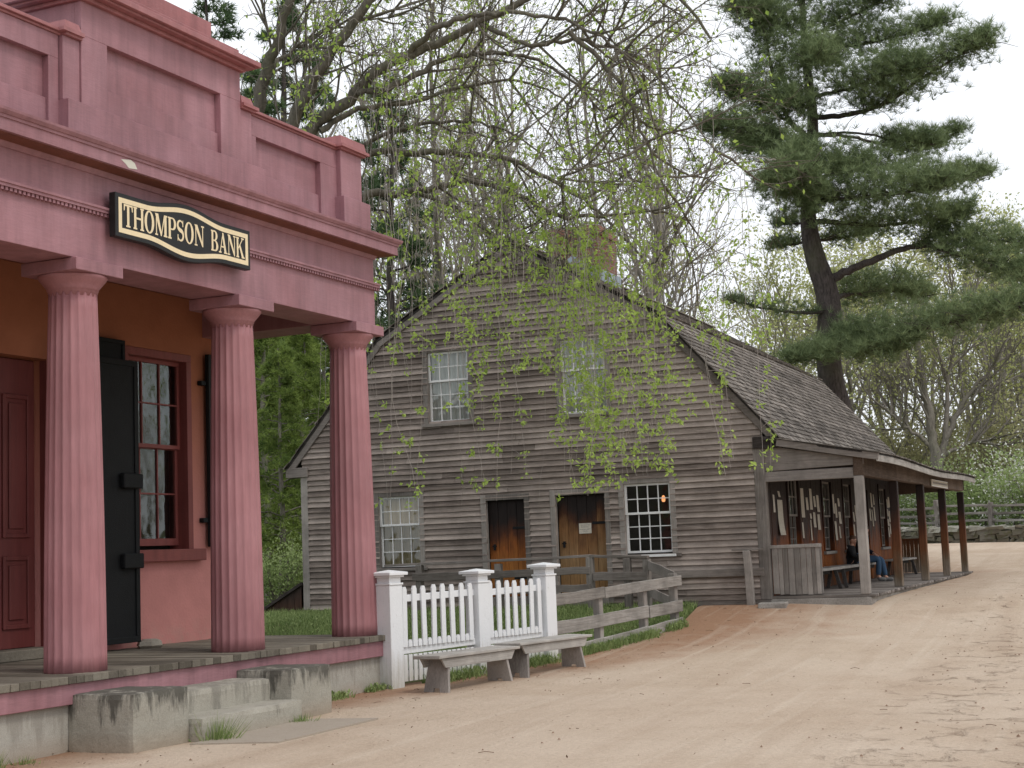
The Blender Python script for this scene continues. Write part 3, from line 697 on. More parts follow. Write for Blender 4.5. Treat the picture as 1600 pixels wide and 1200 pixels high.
# -- granite steps, cheek blocks, door-stop stone
st = thing('stone_steps', 'two gray granite steps leading up to the bank porch', 'steps', bw(-4.05, .3, -.07), BR)
for (o1, z0, z1) in ((1.19, -.15, .225), (.80, .12, .445)):
    b = MB(lambda s, o, z: (s, -o, z)); rock_box(b, -.748, .978, 0, o1-.3, z0, z1, .004); b.build('step', M['tread'], st)
for s0, s1, lab in ((-5.62, -4.802, 'granite block left of the bank steps with dark lichen on its top'), (-3.068, -2.27, 'granite block right of the bank steps with rusty dark streaks')):
    b = MB(lambda s, o, z: (s, -o, z)); rock_box(b, -(s1-s0)/2, (s1-s0)/2, 0, .745, -.2, .455, .005)
    o = b.build('cheek_block', M['granite'], None); o.location = bw((s0+s1)/2, .302, 0); o.rotation_euler = (0, 0, BR)
    tag(o, lab, 'stone block', 'blocks beside the bank steps')
b = MB(); b.lathe([(.01, 0), (.16, 0), (.19, .03), (.17, .075), (.10, .10), (.01, .105)], n=9, fr=lambda t, z: 1+.25*math.sin(2*t+1)+.1*math.sin(5*t))
o = b.build('door_stone', M['granite']); o.location = bw(-1.86, -1.72, ZF); o.rotation_euler = (0, 0, BR+.4)
tag(o, 'small flat stone propping the open black iron door', 'stone')

# ================================================================== OLD HOUSE (local x along its long side, y to the left along the gable)
house = thing('clapboard_house', 'weathered brown clapboard house with a gambrel roof and side porch', 'house', H0, HR)
def HM(): return MB(lambda v, u, z: (v, u, z))
def GM(): return MB(lambda a, d, z: (-d, a, z))          # gable face: a = leftwards, d = outward
def PM(): return MB(lambda a, d, z: (a, -d, z))          # porch side face: a = along the house, d = outward
HWD, HL, ZG = 9.712, 14.757, .45
RL = [(-.33, 3.47), (1.86, 5.97), (HWD/2, 7.70), (HWD-1.86, 5.97), (HWD+.33, 3.47)]
def roof_u(z):
    (a, b), (c, d), (e, f) = RL[0], RL[1], RL[2]
    return a + (c-a)*(z-b)/(d-b) if z < d else c + (e-c)*(z-d)/(f-d)
GW = dict(UL=(5.85, 6.74, 4.20, 5.61), UR=(2.97, 3.88, 4.18, 5.615), LL=(7.02, 7.93, 1.365, 2.77), LR=(1.80, 2.71, 1.465, 2.765))
GD = ((4.75, 5.56, .72, 2.59), (3.10, 4.10, .70, 2.62))
holes = list(GW.values()) + list(GD)
def clapboards(b, zlo, zhi, ext, holes, expo=.111, maxlen=3.6):
    z = zlo
    while z < zhi:
        e = expo*R.uniform(.93, 1.07)
        l0, h0 = ext(z); l1, h1 = ext(min(z+e, zhi))
        lo, hi = min(l0, l1), max(h0, h1); segs = [(max(l0, l1) if z > 3.4 else l0, min(h0, h1) if z > 3.4 else h0)]
        segs = [(l1, h1)] if z > 3.4 else [(l0, h0)]
        for (a, c, d, f) in holes:
            if z + e > d + .01 and z < f - .01:
                ns = []
                for (p, q) in segs:
                    if c <= p or a >= q: ns.append((p, q)); continue
                    if a > p: ns.append((p, a))
                    if c < q: ns.append((c, q))
                segs = ns
        for (p, q) in segs:
            x = p
            while x < q - .02:
                y = min(q, x + R.uniform(1.3, maxlen))
                if q - y < .5: y = q
                n = max(1, int((y-x)/.6)); j = [R.uniform(-.006, .006) for _ in range(n+1)]; jd = [R.uniform(-.004, .005) for _ in range(n+1)]
                t = R.random(); bt = R.uniform(.046, .060)
                P = []; U = []
                for k in range(n+1):
                    a = x + (y-x)*k/n - (.003 if k == n and y < q else 0)
                    P += [(a, .010, z+j[k]), (a, bt+jd[k], z+j[k]), (a, bt+jd[k]-.003, z+.010+j[k]), (a, .010, z+e+.022+j[k]*.3)]
                f = []
                for k in range(n):
                    o = 4*k
                    f.append((o+1, o+2, o+6, o+5)); f.append((o+2, o+3, o+7, o+6)); U.append((o, o+1, o+5, o+4))
                f += [(0, 1, 2, 3), tuple(4*n+i for i in (3, 2, 1, 0))]
                b.add(P, f, t); b.add(P, U, -1.2); x = y  # undersides toned darkest to paint in the shadow line below each board
        z += e
b = GM()
def ext(z):
    if z <= 3.45: return (.18, 9.56)
    return (max(.02, roof_u(z)), min(HWD-.02, HWD-roof_u(z)))
clapboards(b, ZG+.10, 7.58, ext, holes)
b.build('clapboard_wall', M['siding'], house)
b = GM(); b.box(.0, HWD, -.02, .034, ZG-.15, ZG+.10, .3, .004); b.build('sill_board', M['gray_y'], house, .004)
# corner boards, rake boards, eave returns
for a0, a1 in ((-.02, .18), (HWD-.15, HWD+.01)):
    b = GM(); b.box(a0, a1, -.12, .05, ZG+.10, 3.40, None, .005); b.build('corner_board', M['gray_z'], house, .006)
rk = []
for (p, q) in zip(RL, RL[1:]):
    b = GM(); d = Vector((q[0]-p[0], q[1]-p[1])).normalized(); nrm = Vector((d.y, -d.x)); w = .165
    a_, b_ = Vector(p) - d*.02, Vector(q) + d*.03
    k = R.uniform(.052, .06)
    b.prism([(a_.x, a_.y), (b_.x, b_.y), (b_+nrm*w).to_tuple(), (a_+nrm*w).to_tuple()], 1, .036, k+.02, R.random())
    b.build('rake_board', M['gray_y'], house, .005)
for a0, a1, z0, z1 in ((-.315, .17, 3.28, 3.50), (HWD-.17, HWD+.34, 3.27, 3.47)):
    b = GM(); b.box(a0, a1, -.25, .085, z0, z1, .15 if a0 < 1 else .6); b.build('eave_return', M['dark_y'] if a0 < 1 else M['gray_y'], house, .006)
# roof deck, shingles
b = HM(); pts = RL; under = [(u, z-.06) for u, z in RL]; n = 5
P = [(v, u, z) for v in (-.085, HL+.1) for (u, z) in pts+under]
fs = [(i, i+1, i+11, i+10) for i in range(4)] + [(i+5, i+6, i+16, i+15) for i in range(4)] + [(0, 5, 15, 10), (4, 9, 19, 14)] + [(i, i+1, i+6, i+5) for i in range(4)] + [(i+10, i+11, i+16, i+15) for i in range(4)]
b.add(P, fs, .2); roof = b.build('roof', M['dark_x'], house)
b = HM()
def shingles(b, p, q, v0, v1, wmin, wmax, expo=.145, up=.012, streak=None):
    p, q = Vector((p[0], p[1])), Vector((q[0], q[1])); L = (q-p).length; d = (q-p)/L; nrm = Vector((-d.y, d.x))
    if nrm.y < 0: nrm = -nrm
    a = -.03
    while a < L:
        v = v0 + R.uniform(-.05, 0); rt = R.uniform(-.1, .1)
        while v < v1:
            w = R.uniform(wmin, wmax); v2 = min(v+w, v1+.02)
            aa = a + R.uniform(-.012, .012); th = R.uniform(.014, .024); t = min(1, max(0, R.gauss(.42+rt, .17)))
            if streak:
                dd = abs((v+v2)/2 - streak(a)); t = min(1., t + .75*max(0, 1-dd/.16)) if R.random() < .85 else t
            lo = p + d*aa; hi = p + d*min(L+.02, aa+expo*1.25); top = .006
            X = [(v, *(lo+nrm*.002)), (v2-.006, *(lo+nrm*.002)), (v2-.006, *(lo+nrm*(th+.010))), (v, *(lo+nrm*(th+.010))), (v, *(hi+nrm*top)), (v2-.006, *(hi+nrm*top))]
            b.add(X, [(0, 1, 2, 3), (3, 2, 5, 4), (0, 3, 4), (1, 5, 2)], t)
            v = v2
        a += expo
def streak(a):                                   # pale weathered line running down the lower slope
    return 5.3 - .31*a if a > 1.0 else 5.3 - .31*a
shingles(b, RL[0], RL[1], -.10, HL+.12, .08, .17, streak=streak)
shingles(b, (RL[1][0]-.02, RL[1][1]+.02), RL[2], -.10, HL+.12, .10, .20)
shingles(b, RL[4], RL[3], -.10, HL+.12, .2, .4); shingles(b, (RL[3][0]+.02, RL[3][1]+.02), RL[2], -.10, HL+.12, .2, .4)
b.box(-.1, HL+.12, HWD/2-.10, HWD/2+.10, 7.715, 7.74, .6)
b.build('shingles', M['shingle'], roof)
# plain far walls, floors
b = HM(); b.box(.1, HL-.05, HWD-.06, HWD, ZG-.2, 3.4, .4)
b.prism([(.1, ZG-.2), (HWD-.1, ZG-.2), (HWD-.1, 3.6), (HWD-1.92, 5.88), (HWD/2, 7.60), (1.92, 5.88), (.1, 3.6)], 0, HL-.05, HL, .4); b.build("rear_wall", M["gray_x"], house)
b = HM(); b.box(.05, HL-.1, .05, HWD-.1, ZG-.2, ZG+.05, .5); b.box(.05, HL-.1, .1, HWD-.1, 3.15, 3.3, .5); b.box(1.25, 1.3, .3, 3.05, ZG+.06, 3.14, .5); b.box(3.2, 3.3, .1, HWD-.1, ZG, 3.15, .5); b.box(3.2, 3.3, 1.9, HWD-1.9, 3.3, 5.9, .5); b.build('inner_floor_dark_panel', M['dark_in'], house)  # floors, partitions and an added dark panel graying the lower right window
# chimney
b = HM(); b.box(3.6, 4.8, 4.26, 5.46, 6.6, 8.40, .5); b.box(3.56, 4.84, 4.22, 5.50, 8.40, 8.48, .5); b.box(3.58, 4.82, 4.24, 5.48, 8.481, 8.56, .5); b.box(3.62, 4.78, 4.28, 5.44, 8.561, 8.64, .5); ch = b.build('chimney', M['brick'], roof, .006)
b = HM()
for k in range(4):
    u0 = 4.26 - .02 - .12*k
    b.box(3.52, 3.575, u0+.12*1-.0, u0+.28, 7.42+.09*(k and 0)-.0, 7.58-.07*k, .5) if False else None
b.prism([(4.24, 7.30), (5.48, 7.30), (5.48, 7.62), (4.856, 7.98), (4.24, 7.62)], 0, 3.53, 3.56, .5); b.box(3.53, 4.86, 4.20, 4.235, 7.25, 7.62, .5); b.build('flashing', M['lead'], ch)
# gable windows
LABW = dict(UL='upper', UR='upper', LL='lower', LR='lower')
def window(mk, parent, a0, a1, z0, z1, mid, cols, ru, rl, casing=.105, proud=.05, curt=None, sillw=.04, frame_m='gray_z', depth=-.05, sash_m='sash'):
    w = mk()
    w.box(a0-casing, a0, -.06, proud, z0-.02, z1+.105, None, .003); w.box(a1, a1+casing, -.06, proud, z0-.02, z1+.105, None, .003)
    w.box(a0-.0005, a1+.0005, -.06, proud-.004, z1, z1+.105, None, .003)
    win = w.build('window', M[frame_m], parent, .004)
    sa = sash(a0, a1, z0, mid+.02, depth-.02, cols, rl, M[sash_m], win, mk, .042, .018)
    sash(a0, a1, mid-.02, z1, depth+.022, cols, ru, M[sash_m], win, mk, .042, .018)
    w = mk(); w.box(a0-casing-sillw, a1+casing+sillw, -.06, proud+.035, z0-.085, z0-.022, None, .004); w.build('window_sill', M['gray_y' if mk is GM else 'gray_x'], win, .005)
    if curt:
        w = mk(); n = 24
        for k in range(n):
            x0, x1 = a0+(a1-a0)*k/n, a0+(a1-a0)*(k+1)/n; d0, d1 = (-.15-.035*math.sin(2.1*k) for k in (k, k+1))
            w.add([(x0, d0, z0), (x1, d1, z0), (x1, d1, z1), (x0, d0, z1)], [(0, 1, 2, 3)], .5)
        w.build('curtain', M[curt], win)
    return win
window(GM, house, *GW['UL'], 5.03, 4, 2, 3, curt='curtain'); window(GM, house, *GW['UR'], 5.02, 4, 2, 3, curt='curtain')
window(GM, house, *GW['LL'], 2.20, 4, 2, 3, curt='blind')
lr = window(GM, house, *GW['LR'], 2.205, 4, 2, 3, sillw=.07)
b = GM(); b.box(1.72, 2.40, .05, .11, 1.385, 1.43, .5); b.build('sill_board', M['sash'], lr, .004)
# gable doors
for (a0, a1, z0, z1), mat, nb, nm in ((GD[0], 'plank_door', 4, 0), (GD[1], 'plank_door2', 5, 1)):
    w = GM(); w.box(a0-.11, a0, -.06, .05, ZG+.1, z1+.105, None, .004); w.box(a1, a1+.11, -.06, .05, ZG+.1, z1+.105, None, .004); w.box(a0, a1, -.06, .046, z1, z1+.105, None, .004); w.box(a0, a1, -.14, .06, ZG+.02, z0-.01, .4, .004)
    fr = w.build('door_frame', M['gray_z'], house, .005)
    w = GM(); x = a0+.012
    for k in range(nb):
        y = x + (a1-a0-.024)/nb; w.box(x+.003, y-.003, -.10, -.065+R.uniform(-.003, .003), z0, z1-.01); x = y
    dr = w.build('plank_door', M[mat], fr, .003)
    for z in (z0+.35, z1-.55):
        w = GM(); w.box(a0+.03, a0+.30, -.064, -.052, z-.025, z+.025, .5)
        w.build('strap_hinge', M['iron'], dr, .003)
    w = GM(); w.box(a1-.14, a1-.10, -.064, -.03, 1.62, 1.74, .5); w.box(a1-.16, a1-.07, -.064, -.045, 1.69, 1.71, .5); w.build('latch', M['iron'], dr, .003)
b = GM(); b.box(3.42, 3.67, -.062, -.054, 1.875, 2.07, .5); o = b.build('door_notice', M['paper']); o.location = H0; o.rotation_euler = (0, 0, HR)
tag(o, 'small white notice fixed on the wider plank door of the gable wall', 'notice')
b = GM()
for z, a, c in ((2.035, 3.45, 3.64), (2.0, 3.48, 3.61), (1.955, 3.46, 3.645), (1.92, 3.5, 3.6)):
    x = a
    while x < c: y = x+R.uniform(.008, .02); b.box(x, y, -.0535, -.0532, z-.008, z+.008, .5); x = y+.008
t_ = b.build('faded_lettering', m_plain('faded_ink', (.25, .23, .22), .9), o)
b = GM()
for z, a, c in ((2.056, 3.43, 3.66), (1.886, 3.43, 3.66)): b.box(a, c, -.0538, -.053, z-.004, z+.004, .5)
# lit lamp inside the lower right window
lp = thing('hanging_lamp', 'small lit orange lamp seen through the lower right gable window', 'lamp', hw(2.16, .7, 2.37), HR)
b = MB(); b.lathe([(.02, .05), (.034, .07), (.038, .11), (.03, .15), (.016, .175)], n=14); b.build('lamp_glass', M['lamp'], lp, smooth=True)
b = MB(); b.lathe([(.05, .18), (.02, .22), (.006, .26), (.006, .79)], n=10); b.build('lamp_cap', M['iron'], lp)

# ---------------------------------------------------------------- porch
PU, PV0, PV1 = 1.70, .06, HL-.06
b = PM(); x = -.02
while x < HL+.1:
    y = min(HL+.12, x+R.uniform(.16, .26)); b.box(x, y-.006, .0, 1.86+R.uniform(-.02, .02), .552, .60+R.uniform(-.004, .004), None, .003); x = y
b.build('porch_floor', M['gray_y'], house, .004)
b = PM(); b.box(-.03, HL+.12, 1.72, 1.80, .30, .55, .5, .01); b.box(-.03, .04, .0, 1.72, .30, .55, .4, .008); b.build('porch_skirt', M['gray_x'], house, .006)
SWN = [(1.60, 2.66), (4.83, 5.90), (7.13, 8.17), (11.86, 12.97)]; SZ = (1.36, 2.82)
b = PM(); edges = [0.02]; cuts = sorted([e for w_ in SWN for e in w_] + [9.35, 10.35, HL])
for e in cuts:
    while e - edges[-1] > .34: edges.append(edges[-1] + R.uniform(.2, .32))
    if e - edges[-1] < .08 and len(edges) > 1 and edges[-1] not in cuts: edges[-1] = e
    else: edges.append(e)
for x, y in zip(edges, edges[1:]):
    m_ = (x+y)/2; d = .02+R.uniform(-.004, .004)
    win_ = any(w_[0] < m_ < w_[1] for w_ in SWN)
    if 9.35 < m_ < 10.35: continue
    if win_: b.box(x+.003, y-.003, -.02, d, .60, SZ[0]-.06); b.box(x+.003, y-.003, -.02, d, SZ[1]+.08, 3.35)
    else: b.box(x+.003, y-.003, -.02, d, .60, 3.35)
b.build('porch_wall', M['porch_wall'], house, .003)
for a0, a1 in SWN:
    window(PM, house, a0+.06, a1-.06, SZ[0], SZ[1], 2.08, 3, 2, 3, casing=.055, proud=.045, frame_m='porch_wall', sillw=.05, sash_m='gray_z')
d = PM()
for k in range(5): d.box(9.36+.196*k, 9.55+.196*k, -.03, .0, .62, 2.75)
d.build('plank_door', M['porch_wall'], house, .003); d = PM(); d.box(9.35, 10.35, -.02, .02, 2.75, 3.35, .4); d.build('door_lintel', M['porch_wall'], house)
for k in range(5):
    v = PV0 + k*(PV1-PV0)/4; w = .085
    b = PM(); n = 8; lean = R.uniform(-.02, .02)
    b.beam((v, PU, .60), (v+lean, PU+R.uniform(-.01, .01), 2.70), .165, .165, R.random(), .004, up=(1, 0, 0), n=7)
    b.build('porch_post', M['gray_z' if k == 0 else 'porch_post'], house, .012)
def wob(v): return -.035*math.sin(PI*(v/HL)*1.0)*0 + .03*math.sin(v*.55+.6) - .012*v/HL
b = PM()
for k in range(4): v0, v1 = PV0+k*(PV1-PV0)/4 + (-.1 if k == 0 else .001), PV0+(k+1)*(PV1-PV0)/4 + (.1 if k == 3 else 0); b.box(v0, v1, PU-.085, PU+.085, 2.70+.02*(k % 2), 3.04, None, .008)
b.build('porch_beam', M['brown_x'], house, .008)
b = PM(); b.box(-.02, .13, .0, PU-.086, 2.665, 2.855, .7, .008); b.build('end_beam', M['gray_y'], house, .008)
b = PM(); b.prism([(.02, 2.858), (PU+.1, 2.90), (PU+.1, 3.0), (.02, 3.34)], 0, -.015, .02, .5); b.build('porch_gable_board', M['gray_y'], house, .004)
b = PM(); b.prism([(.0, 2.70), (PU+.1, 2.75), (PU+.1, 3.0), (.02, 3.34)], 0, HL-.02, HL+.02, .5); b.build('porch_gable_board', M['brown_x'], house, .004)
# porch roof slab with a sagging eave
b = PM(); n = 24; P = []
for k in range(n+1):
    v = -.14 + (HL+.28)*k/n; z = wob(v)
    P += [(v, .02, 3.49), (v, 2.08, 3.065+z), (v, 2.08, 3.03+z), (v, .02, 3.44)]
fs = [(0, 1, 2, 3), tuple(4*n+i for i in (3, 2, 1, 0))] + [(4*k+i, 4*k+(i+1) % 4, 4*k+4+(i+1) % 4, 4*k+4+i) for k in range(n) for i in range(4)]
b.add(P, fs, .2); pr = b.build('porch_roof', M['dark_x'], house)
b = PM(); P = []
for k in range(n+1):
    v = -.14 + (HL+.28)*k/n; z = wob(v); P += [(v, 2.055, 3.03+z), (v, 2.085, 3.028+z), (v, 2.085, 2.915+z), (v, 2.055, 2.915+z)]
b.add(P, fs, .6); b.build('fascia', M['gray_x'], pr)
b = PM(); b.beam((-.125, .28, 3.365), (-.125, 2.09, 2.995+wob(0)), .03, .125, .6, .004, n=5); b.build('rake_board', M['gray_y'], pr, .004)
b = PM()
for r_ in range(5):
    v = -.18
    while v < HL+.16:
        y = v+R.uniform(.09, .19); d1 = 2.115-.38*r_+R.uniform(-.015, .015); d0 = d1-.42; z1 = 3.49+(3.065-3.49)*(d1-.02)/2.06 + wob(v)*(d1/2.1); z0 = 3.49+(3.065-3.49)*(d0-.02)/2.06 + wob(v)*(d0/2.1); h = R.uniform(.018, .03)
        b.add([(v, d1, z1+.002), (y-.005, d1, z1+.002), (y-.005, d1, z1+h), (v, d1, z1+h), (v, d0, z0+.008), (y-.005, d0, z0+.008)], [(0, 1, 2, 3), (3, 2, 5, 4), (0, 3, 4), (1, 5, 2)], R.gauss(.35, .15)); v = y
b.build('porch_shingles', M['shingle'], pr)
b = PM()
for v0 in range(0, 15, 3):
    b.box(v0-.02, min(v0+2.99, HL), .22, .30, 3.40, 3.485, None, .006)
b.build('eave_fascia', M['dark_x'], house, .004)
# vertical-board end screens
for v0, lab in ((.06, 0), (HL-.22, 1)):
    b = PM(); x = .045; mat = M['gray_z'] if not lab else M['porch_post']; wd = .90 if not lab else .62
    while x < wd-.02:
        y = x+R.uniform(.07, .115); b.box(v0-.012+R.uniform(-.004, .004), v0+.015, x, min(y-.006, wd), .63+R.uniform(-.02, .01), 1.46); x = y
    for x in (.0, .05, .1): b.box(v0+.02+x, v0+.115+x, wd-.02, wd+.004, .62, 1.46)
    b.box(v0-.03, v0+.17, .02, wd+.02, 1.46, 1.52, .8, .004)
    b.build('porch_screen', mat, house, .004)
# name board on the porch beam
b = PM(); b.box(8.45, 11.2, PU+.10, PU+.13, 2.70, 2.865, .5)
o = b.build('name_board', M['pale_cloth'], None, .004); o.location = H0; o.rotation_euler = (0, 0, HR); tag(o, 'long pale board with faded writing mounted on the porch beam', 'sign')
b = PM(); b.box(8.47, 11.18, PU+.131, PU+.136, 2.843, 2.86, .5); b.box(8.47, 11.18, PU+.131, PU+.136, 2.705, 2.722, .5); b.build('border', M['sash'], o)
b = PM(); x = 8.6
while x < 11.05: y = x+R.uniform(.04, .09); b.box(x, y, PU+.131, PU+.133, 2.765, 2.81, .5); x = y+R.uniform(.02, .05)
b.build('faded_lettering', bpy.data.materials['faded_ink'], o)
# paper notices tacked on the porch wall
NOT = [(0.41, 0.54, 2.45, 2.12), (0.82, 0.97, 2.52, 2.41), (0.76, 1.17, 2.36, 1.7), (2.78, 3.06, 2.62, 2.04), (2.78, 2.90, 1.94, 1.63), (3.24, 3.43, 2.44, 2.19), (3.61, 3.84, 2.63, 2.2), (3.97, 4.15, 2.48, 2.26), (4.28, 4.5, 2.51, 2.16), (3.56, 3.7, 2.12, 2.02), (3.88, 4.09, 2.15, 1.84), (4.29, 4.53, 2.11, 1.79), (3.57, 3.66, 1.99, 1.58), (5.98, 6.13, 2.56, 2.14), (6.2, 6.36, 2.36, 2.05), (6.52, 6.71, 2.48, 2.3), (6.55, 6.79, 2.18, 1.92), (6.05, 6.25, 1.97, 1.56), (6.53, 6.66, 1.86, 1.6), (8.27, 8.41, 2.19, 1.97), (8.26, 8.38, 1.90, 1.64), (8.51, 8.68, 2.35, 2.04), (10.69, 10.86, 2.68, 2.33), (11.06, 11.17, 2.65, 2.39), (10.45, 10.59, 2.29, 2.0), (11.05, 11.19, 2.34, 2.0), (10.76, 10.86, 2.27, 1.86), (13.06, 13.2, 2.56, 2.34), (13.25, 13.47, 2.62, 2.35), (13.05, 13.2, 2.3, 2.12), (13.3, 13.46, 2.26, 1.97), (13.05, 13.21, 2.05, 1.87), (13.07, 13.2, 1.83, 1.58), (13.33, 13.45, 1.93, 1.66)]
NL = ['narrow paper notice nearest the house corner', 'tiny square notice high left of the first porch window', 'large curled cream notice left of the first porch window', 'tall printed broadside right of the first porch window', 'narrow paper strip low beside the broadside notice', 'short notice just right of the tall broadside', 'long darker printed notice midway between first and second porch windows', 'short notice right of the dark printed notice', 'upright notice high beside the second porch window', 'smallest paper scrap below the dark printed notice', 'middle notice in the lower row left of the second porch window', 'tilted notice low beside the second porch window', 'long thin strip hanging lowest before the second porch window', 'tall notice high right of the second porch window', 'slim notice stepped below the tall one between second and third porch windows', 'small top notice beside the third porch window', 'notice under the small top one beside the third porch window', 'large bright notice lowest between second and third porch windows', 'narrow low strip beside the third porch window', 'slim notice right of the third porch window above another', 'low slim notice right of the third porch window', 'notice partly behind the front corner post', 'highest notice right of the front corner post', 'thin high notice second right of the front corner post', 'left notice of the middle row beside the front corner post', 'right notice of the middle row before the fourth porch window', 'long strip hanging lowest before the fourth porch window', 'small upper left notice right of the fourth porch window', 'top right notice beside the second porch post', 'middle left notice right of the fourth porch window', 'middle right notice beside the second porch post', 'fourth-row left notice right of the fourth porch window', 'lowest left notice right of the fourth porch window', 'lowest right notice beside the second porch post']
for (a0, a1, z1, z0), lb in zip(NOT, NL):
    b = PM(); n = 6; P = []; tl = R.uniform(-.03, .03); cu = R.uniform(.01, .05) if a1-a0 < .35 else .13
    for k in range(n+1):
        f = k/n; z = z1+(z0-z1)*f; d = .030 + cu*max(0, f-.45)**2 + .004*math.sin(3*f)
        P += [(a0+tl*f, d, z), (a1+tl*f, d+.006*f, z+R.uniform(-.004, .004))]
    b.add(P, [(2*k, 2*k+1, 2*k+3, 2*k+2) for k in range(n)], .5)
    o = b.build('paper_notice', M['paper']); o.location = H0; o.rotation_euler = (0, 0, HR); tag(o, lb, 'notice', 'paper notices tacked on the porch wall')
# porch benches
def porch_bench(v0, v1, legs, lab):
    t = thing('porch_bench', lab, 'bench', hw(-.42, (v0+v1)/2, .60), HR, 'plank benches on the house porch')
    c = (v0+v1)/2; b = MB(lambda a, d, z: (a-c, -(d-.42), z-.60))
    b.box(v0, v1, .23, .61, .985, 1.035, .7, .006); b.build('seat', M['gray_x'], t, .006)
    for lv in legs:
        for d0, dd in ((.30, .25), (.54, .62)):
            b = MB(lambda a, d, z: (a-c, -(d-.42), z-.60)); b.beam((lv, d0, .985), (lv+(.10 if lv > c else -.10), dd, .602), .07, .06, .4, .003, up=(1, 0, 0)); b.build('leg', M['dark_x'], t, .004)
    b = MB(lambda a, d, z: (a-c, -(d-.42), z-.60)); b.box(v0+.3, v1-.3, .40, .44, .90, .984, .4); b.build('stretcher', M['dark_x'], t, .004)
porch_bench(.9, 3.55, (1.35, 3.2), 'plank bench half hidden behind the near porch screen')
porch_bench(3.6, 8.6, (4.0, 6.2, 8.2), 'long plank bench under the third porch window where two people sit')
porch_bench(10.9, 13.7, (11.3, 13.3), 'plank bench between the second and third porch posts')
# slab at the corner, corner post with rail
b = MB(); b.box(-.3, .3, -.24, .24, 0, .12, .5, .012); o = b.build('step_slab', M['gray_x'], None, .012); o.location = hw(-.12, -.36, .385); o.rotation_euler = (0, 0, HR+.15); tag(o, 'flat stone step on the dirt at the house corner', 'step')
cf = thing('corner_rail', 'single gray post with one rail running along the gable wall corner', 'fence', hw(.32, -.20, .42), HR)
b = MB(); b.beam((0, 0, -.2), (-.05, .02, 1.02), .13, .13, .9, .004, up=(1, 0, 0), n=3); b.build('post', M['gray_z'], cf, .008)
b = MB(); b.box(.03, .062, -.25, 1.9, .56, .70, .5, .004); b.build('rail', M['gray_y'], cf, .004)
b = MB(); b.box(-.07, .07, -.25, .30, 1.025, 1.055, .3, .004); b.build('cap_board', M['gray_y'], cf, .004)
# sloping cellar bulkhead at the left corner
bh = thing('cellar_bulkhead', 'dark sloping plank cellar entrance against the left house corner', 'bulkhead', hw(HWD+.04, -.05, ZG), HR)
b = MB()
for k in range(9): x0, x1 = .02+k*.17, .185+k*.17; b.prism([(x0, -.3), (x1, -.3), (x1, .60-.55*x1/1.0*.98), (x0, .60-.55*x0/1.0*.98)], 0, 0, .04, R.random())
b.build('side_boards', m_zwood('bulkhead_wood', ((0, (.03, .024, .02)), (.5, (.06, .03, .02)), (1, (.03, .025, .022))), z0=-.2, z1=.6), bh, .003)
b = MB(); b.beam((.01, .02-.02, .66), (.01, .02, .66), .1, .05) if False else None
b.prism([(0, .60), (0, .67), (1.6, -.21), (1.6, -.28)], 0, -.05, 1.6, .2); b.build('sloped_door', M['dark_y'], bh, .004)
for o in bh.children: pass

# ================================================================== FENCES AND BENCHES
def along(p, q, t): return p.lerp(q, t)
L = (PF3-PF1).length; ang = math.atan2(PF3.y-PF1.y, PF3.x-PF1.x)
pf = thing('picket_fence', 'white picket fence of two bays with three square capped posts', 'fence', PF1, ang)
px_ = (0, L*.535, L); gzs = [gz(along(PF1, PF3, x/L).y) for x in px_]; tops = (1.36, 1.32, 1.36)
for x, g_, tp in zip(px_, gzs, tops):
    b = MB(lambda a, d, z: (a+x, d, z)); h = .118
    b.box(-h, h, -h, h, g_-.2, tp-.13, .5); b.build('post', M['white'], pf, .006); po = pf.children[-1] if False else C.objects[-1]
    b = MB(lambda a, d, z: (a+x, d, z)); b.box(-h-.012, h+.012, -h-.012, h+.012, tp-.13, tp-.105, .5); b.box(-h+.012, h-.012, -h+.012, h-.012, tp-.105, tp-.035, .5)
    b.box(-h-.02, h+.02, -h-.02, h+.02, tp-.035, tp-.01, .5); b.box(-h-.055, h+.055, -h-.055, h+.055, tp-.01, tp+.028, .5)
    b.add([(-h-.05, -h-.05, tp+.028), (h+.05, -h-.05, tp+.028), (h+.05, h+.05, tp+.028), (-h-.05, h+.05, tp+.028), (0, 0, tp+.06)], [(0, 1, 4), (1, 2, 4), (2, 3, 4), (3, 0, 4)], .5)
    b.build('post_cap', M['white'], po, .004)
for i, n in ((0, 8), (1, 7)):
    x0, x1 = px_[i]+.12, px_[i+1]-.12; g0 = gzs[i]; g1 = gzs[i+1]
    for z, h, d in ((1.05, .085, .05), (.40, .085, .05), (.13, .07, .05)):
        b = MB(); b.beam((x0, -.0, z+(.0 if z > .2 else g0*.5)), (x1, -.0, z+(.02 if z > .2 else g1*.8)), .075, h, .5); b.build('rail', M['white'], pf, .004)
    for k in range(n):
        x = x0 + (x1-x0)*(k+.5)/n; w = .042
        b = MB(); tl = R.uniform(-.012, .012); dz = R.uniform(-.012, .008); b.prism([(x-w, .445), (x+w, .445), (x+w+tl, 1.165+dz), (x+w*.55+tl, 1.205+dz), (x-w*.55+tl, 1.205+dz), (x-w+tl, 1.165+dz)], 1, -.065, -.04, .5); b.build('picket', M['white'], pf, .002)
    for k in range(2*n+1):
        x = x0 + (x1-x0)*k/(2*n) + 0; w = .034
        if k in (0, 2*n): continue
        b = MB()
        b.prism([(x-w, .02), (x+w, .02), (x+w, .35), (x-w, .35)], 1, -.060, -.040, .5)
        if k % 2 == 0: b.prism([(x-w, .446), (x+w, .446), (x+w, .50), (x+w*.5, .535), (x-w*.5, .535), (x-w, .50)], 1, -.0655, -.041, .5)
        b.build('short_picket', M['white'], pf, .002)

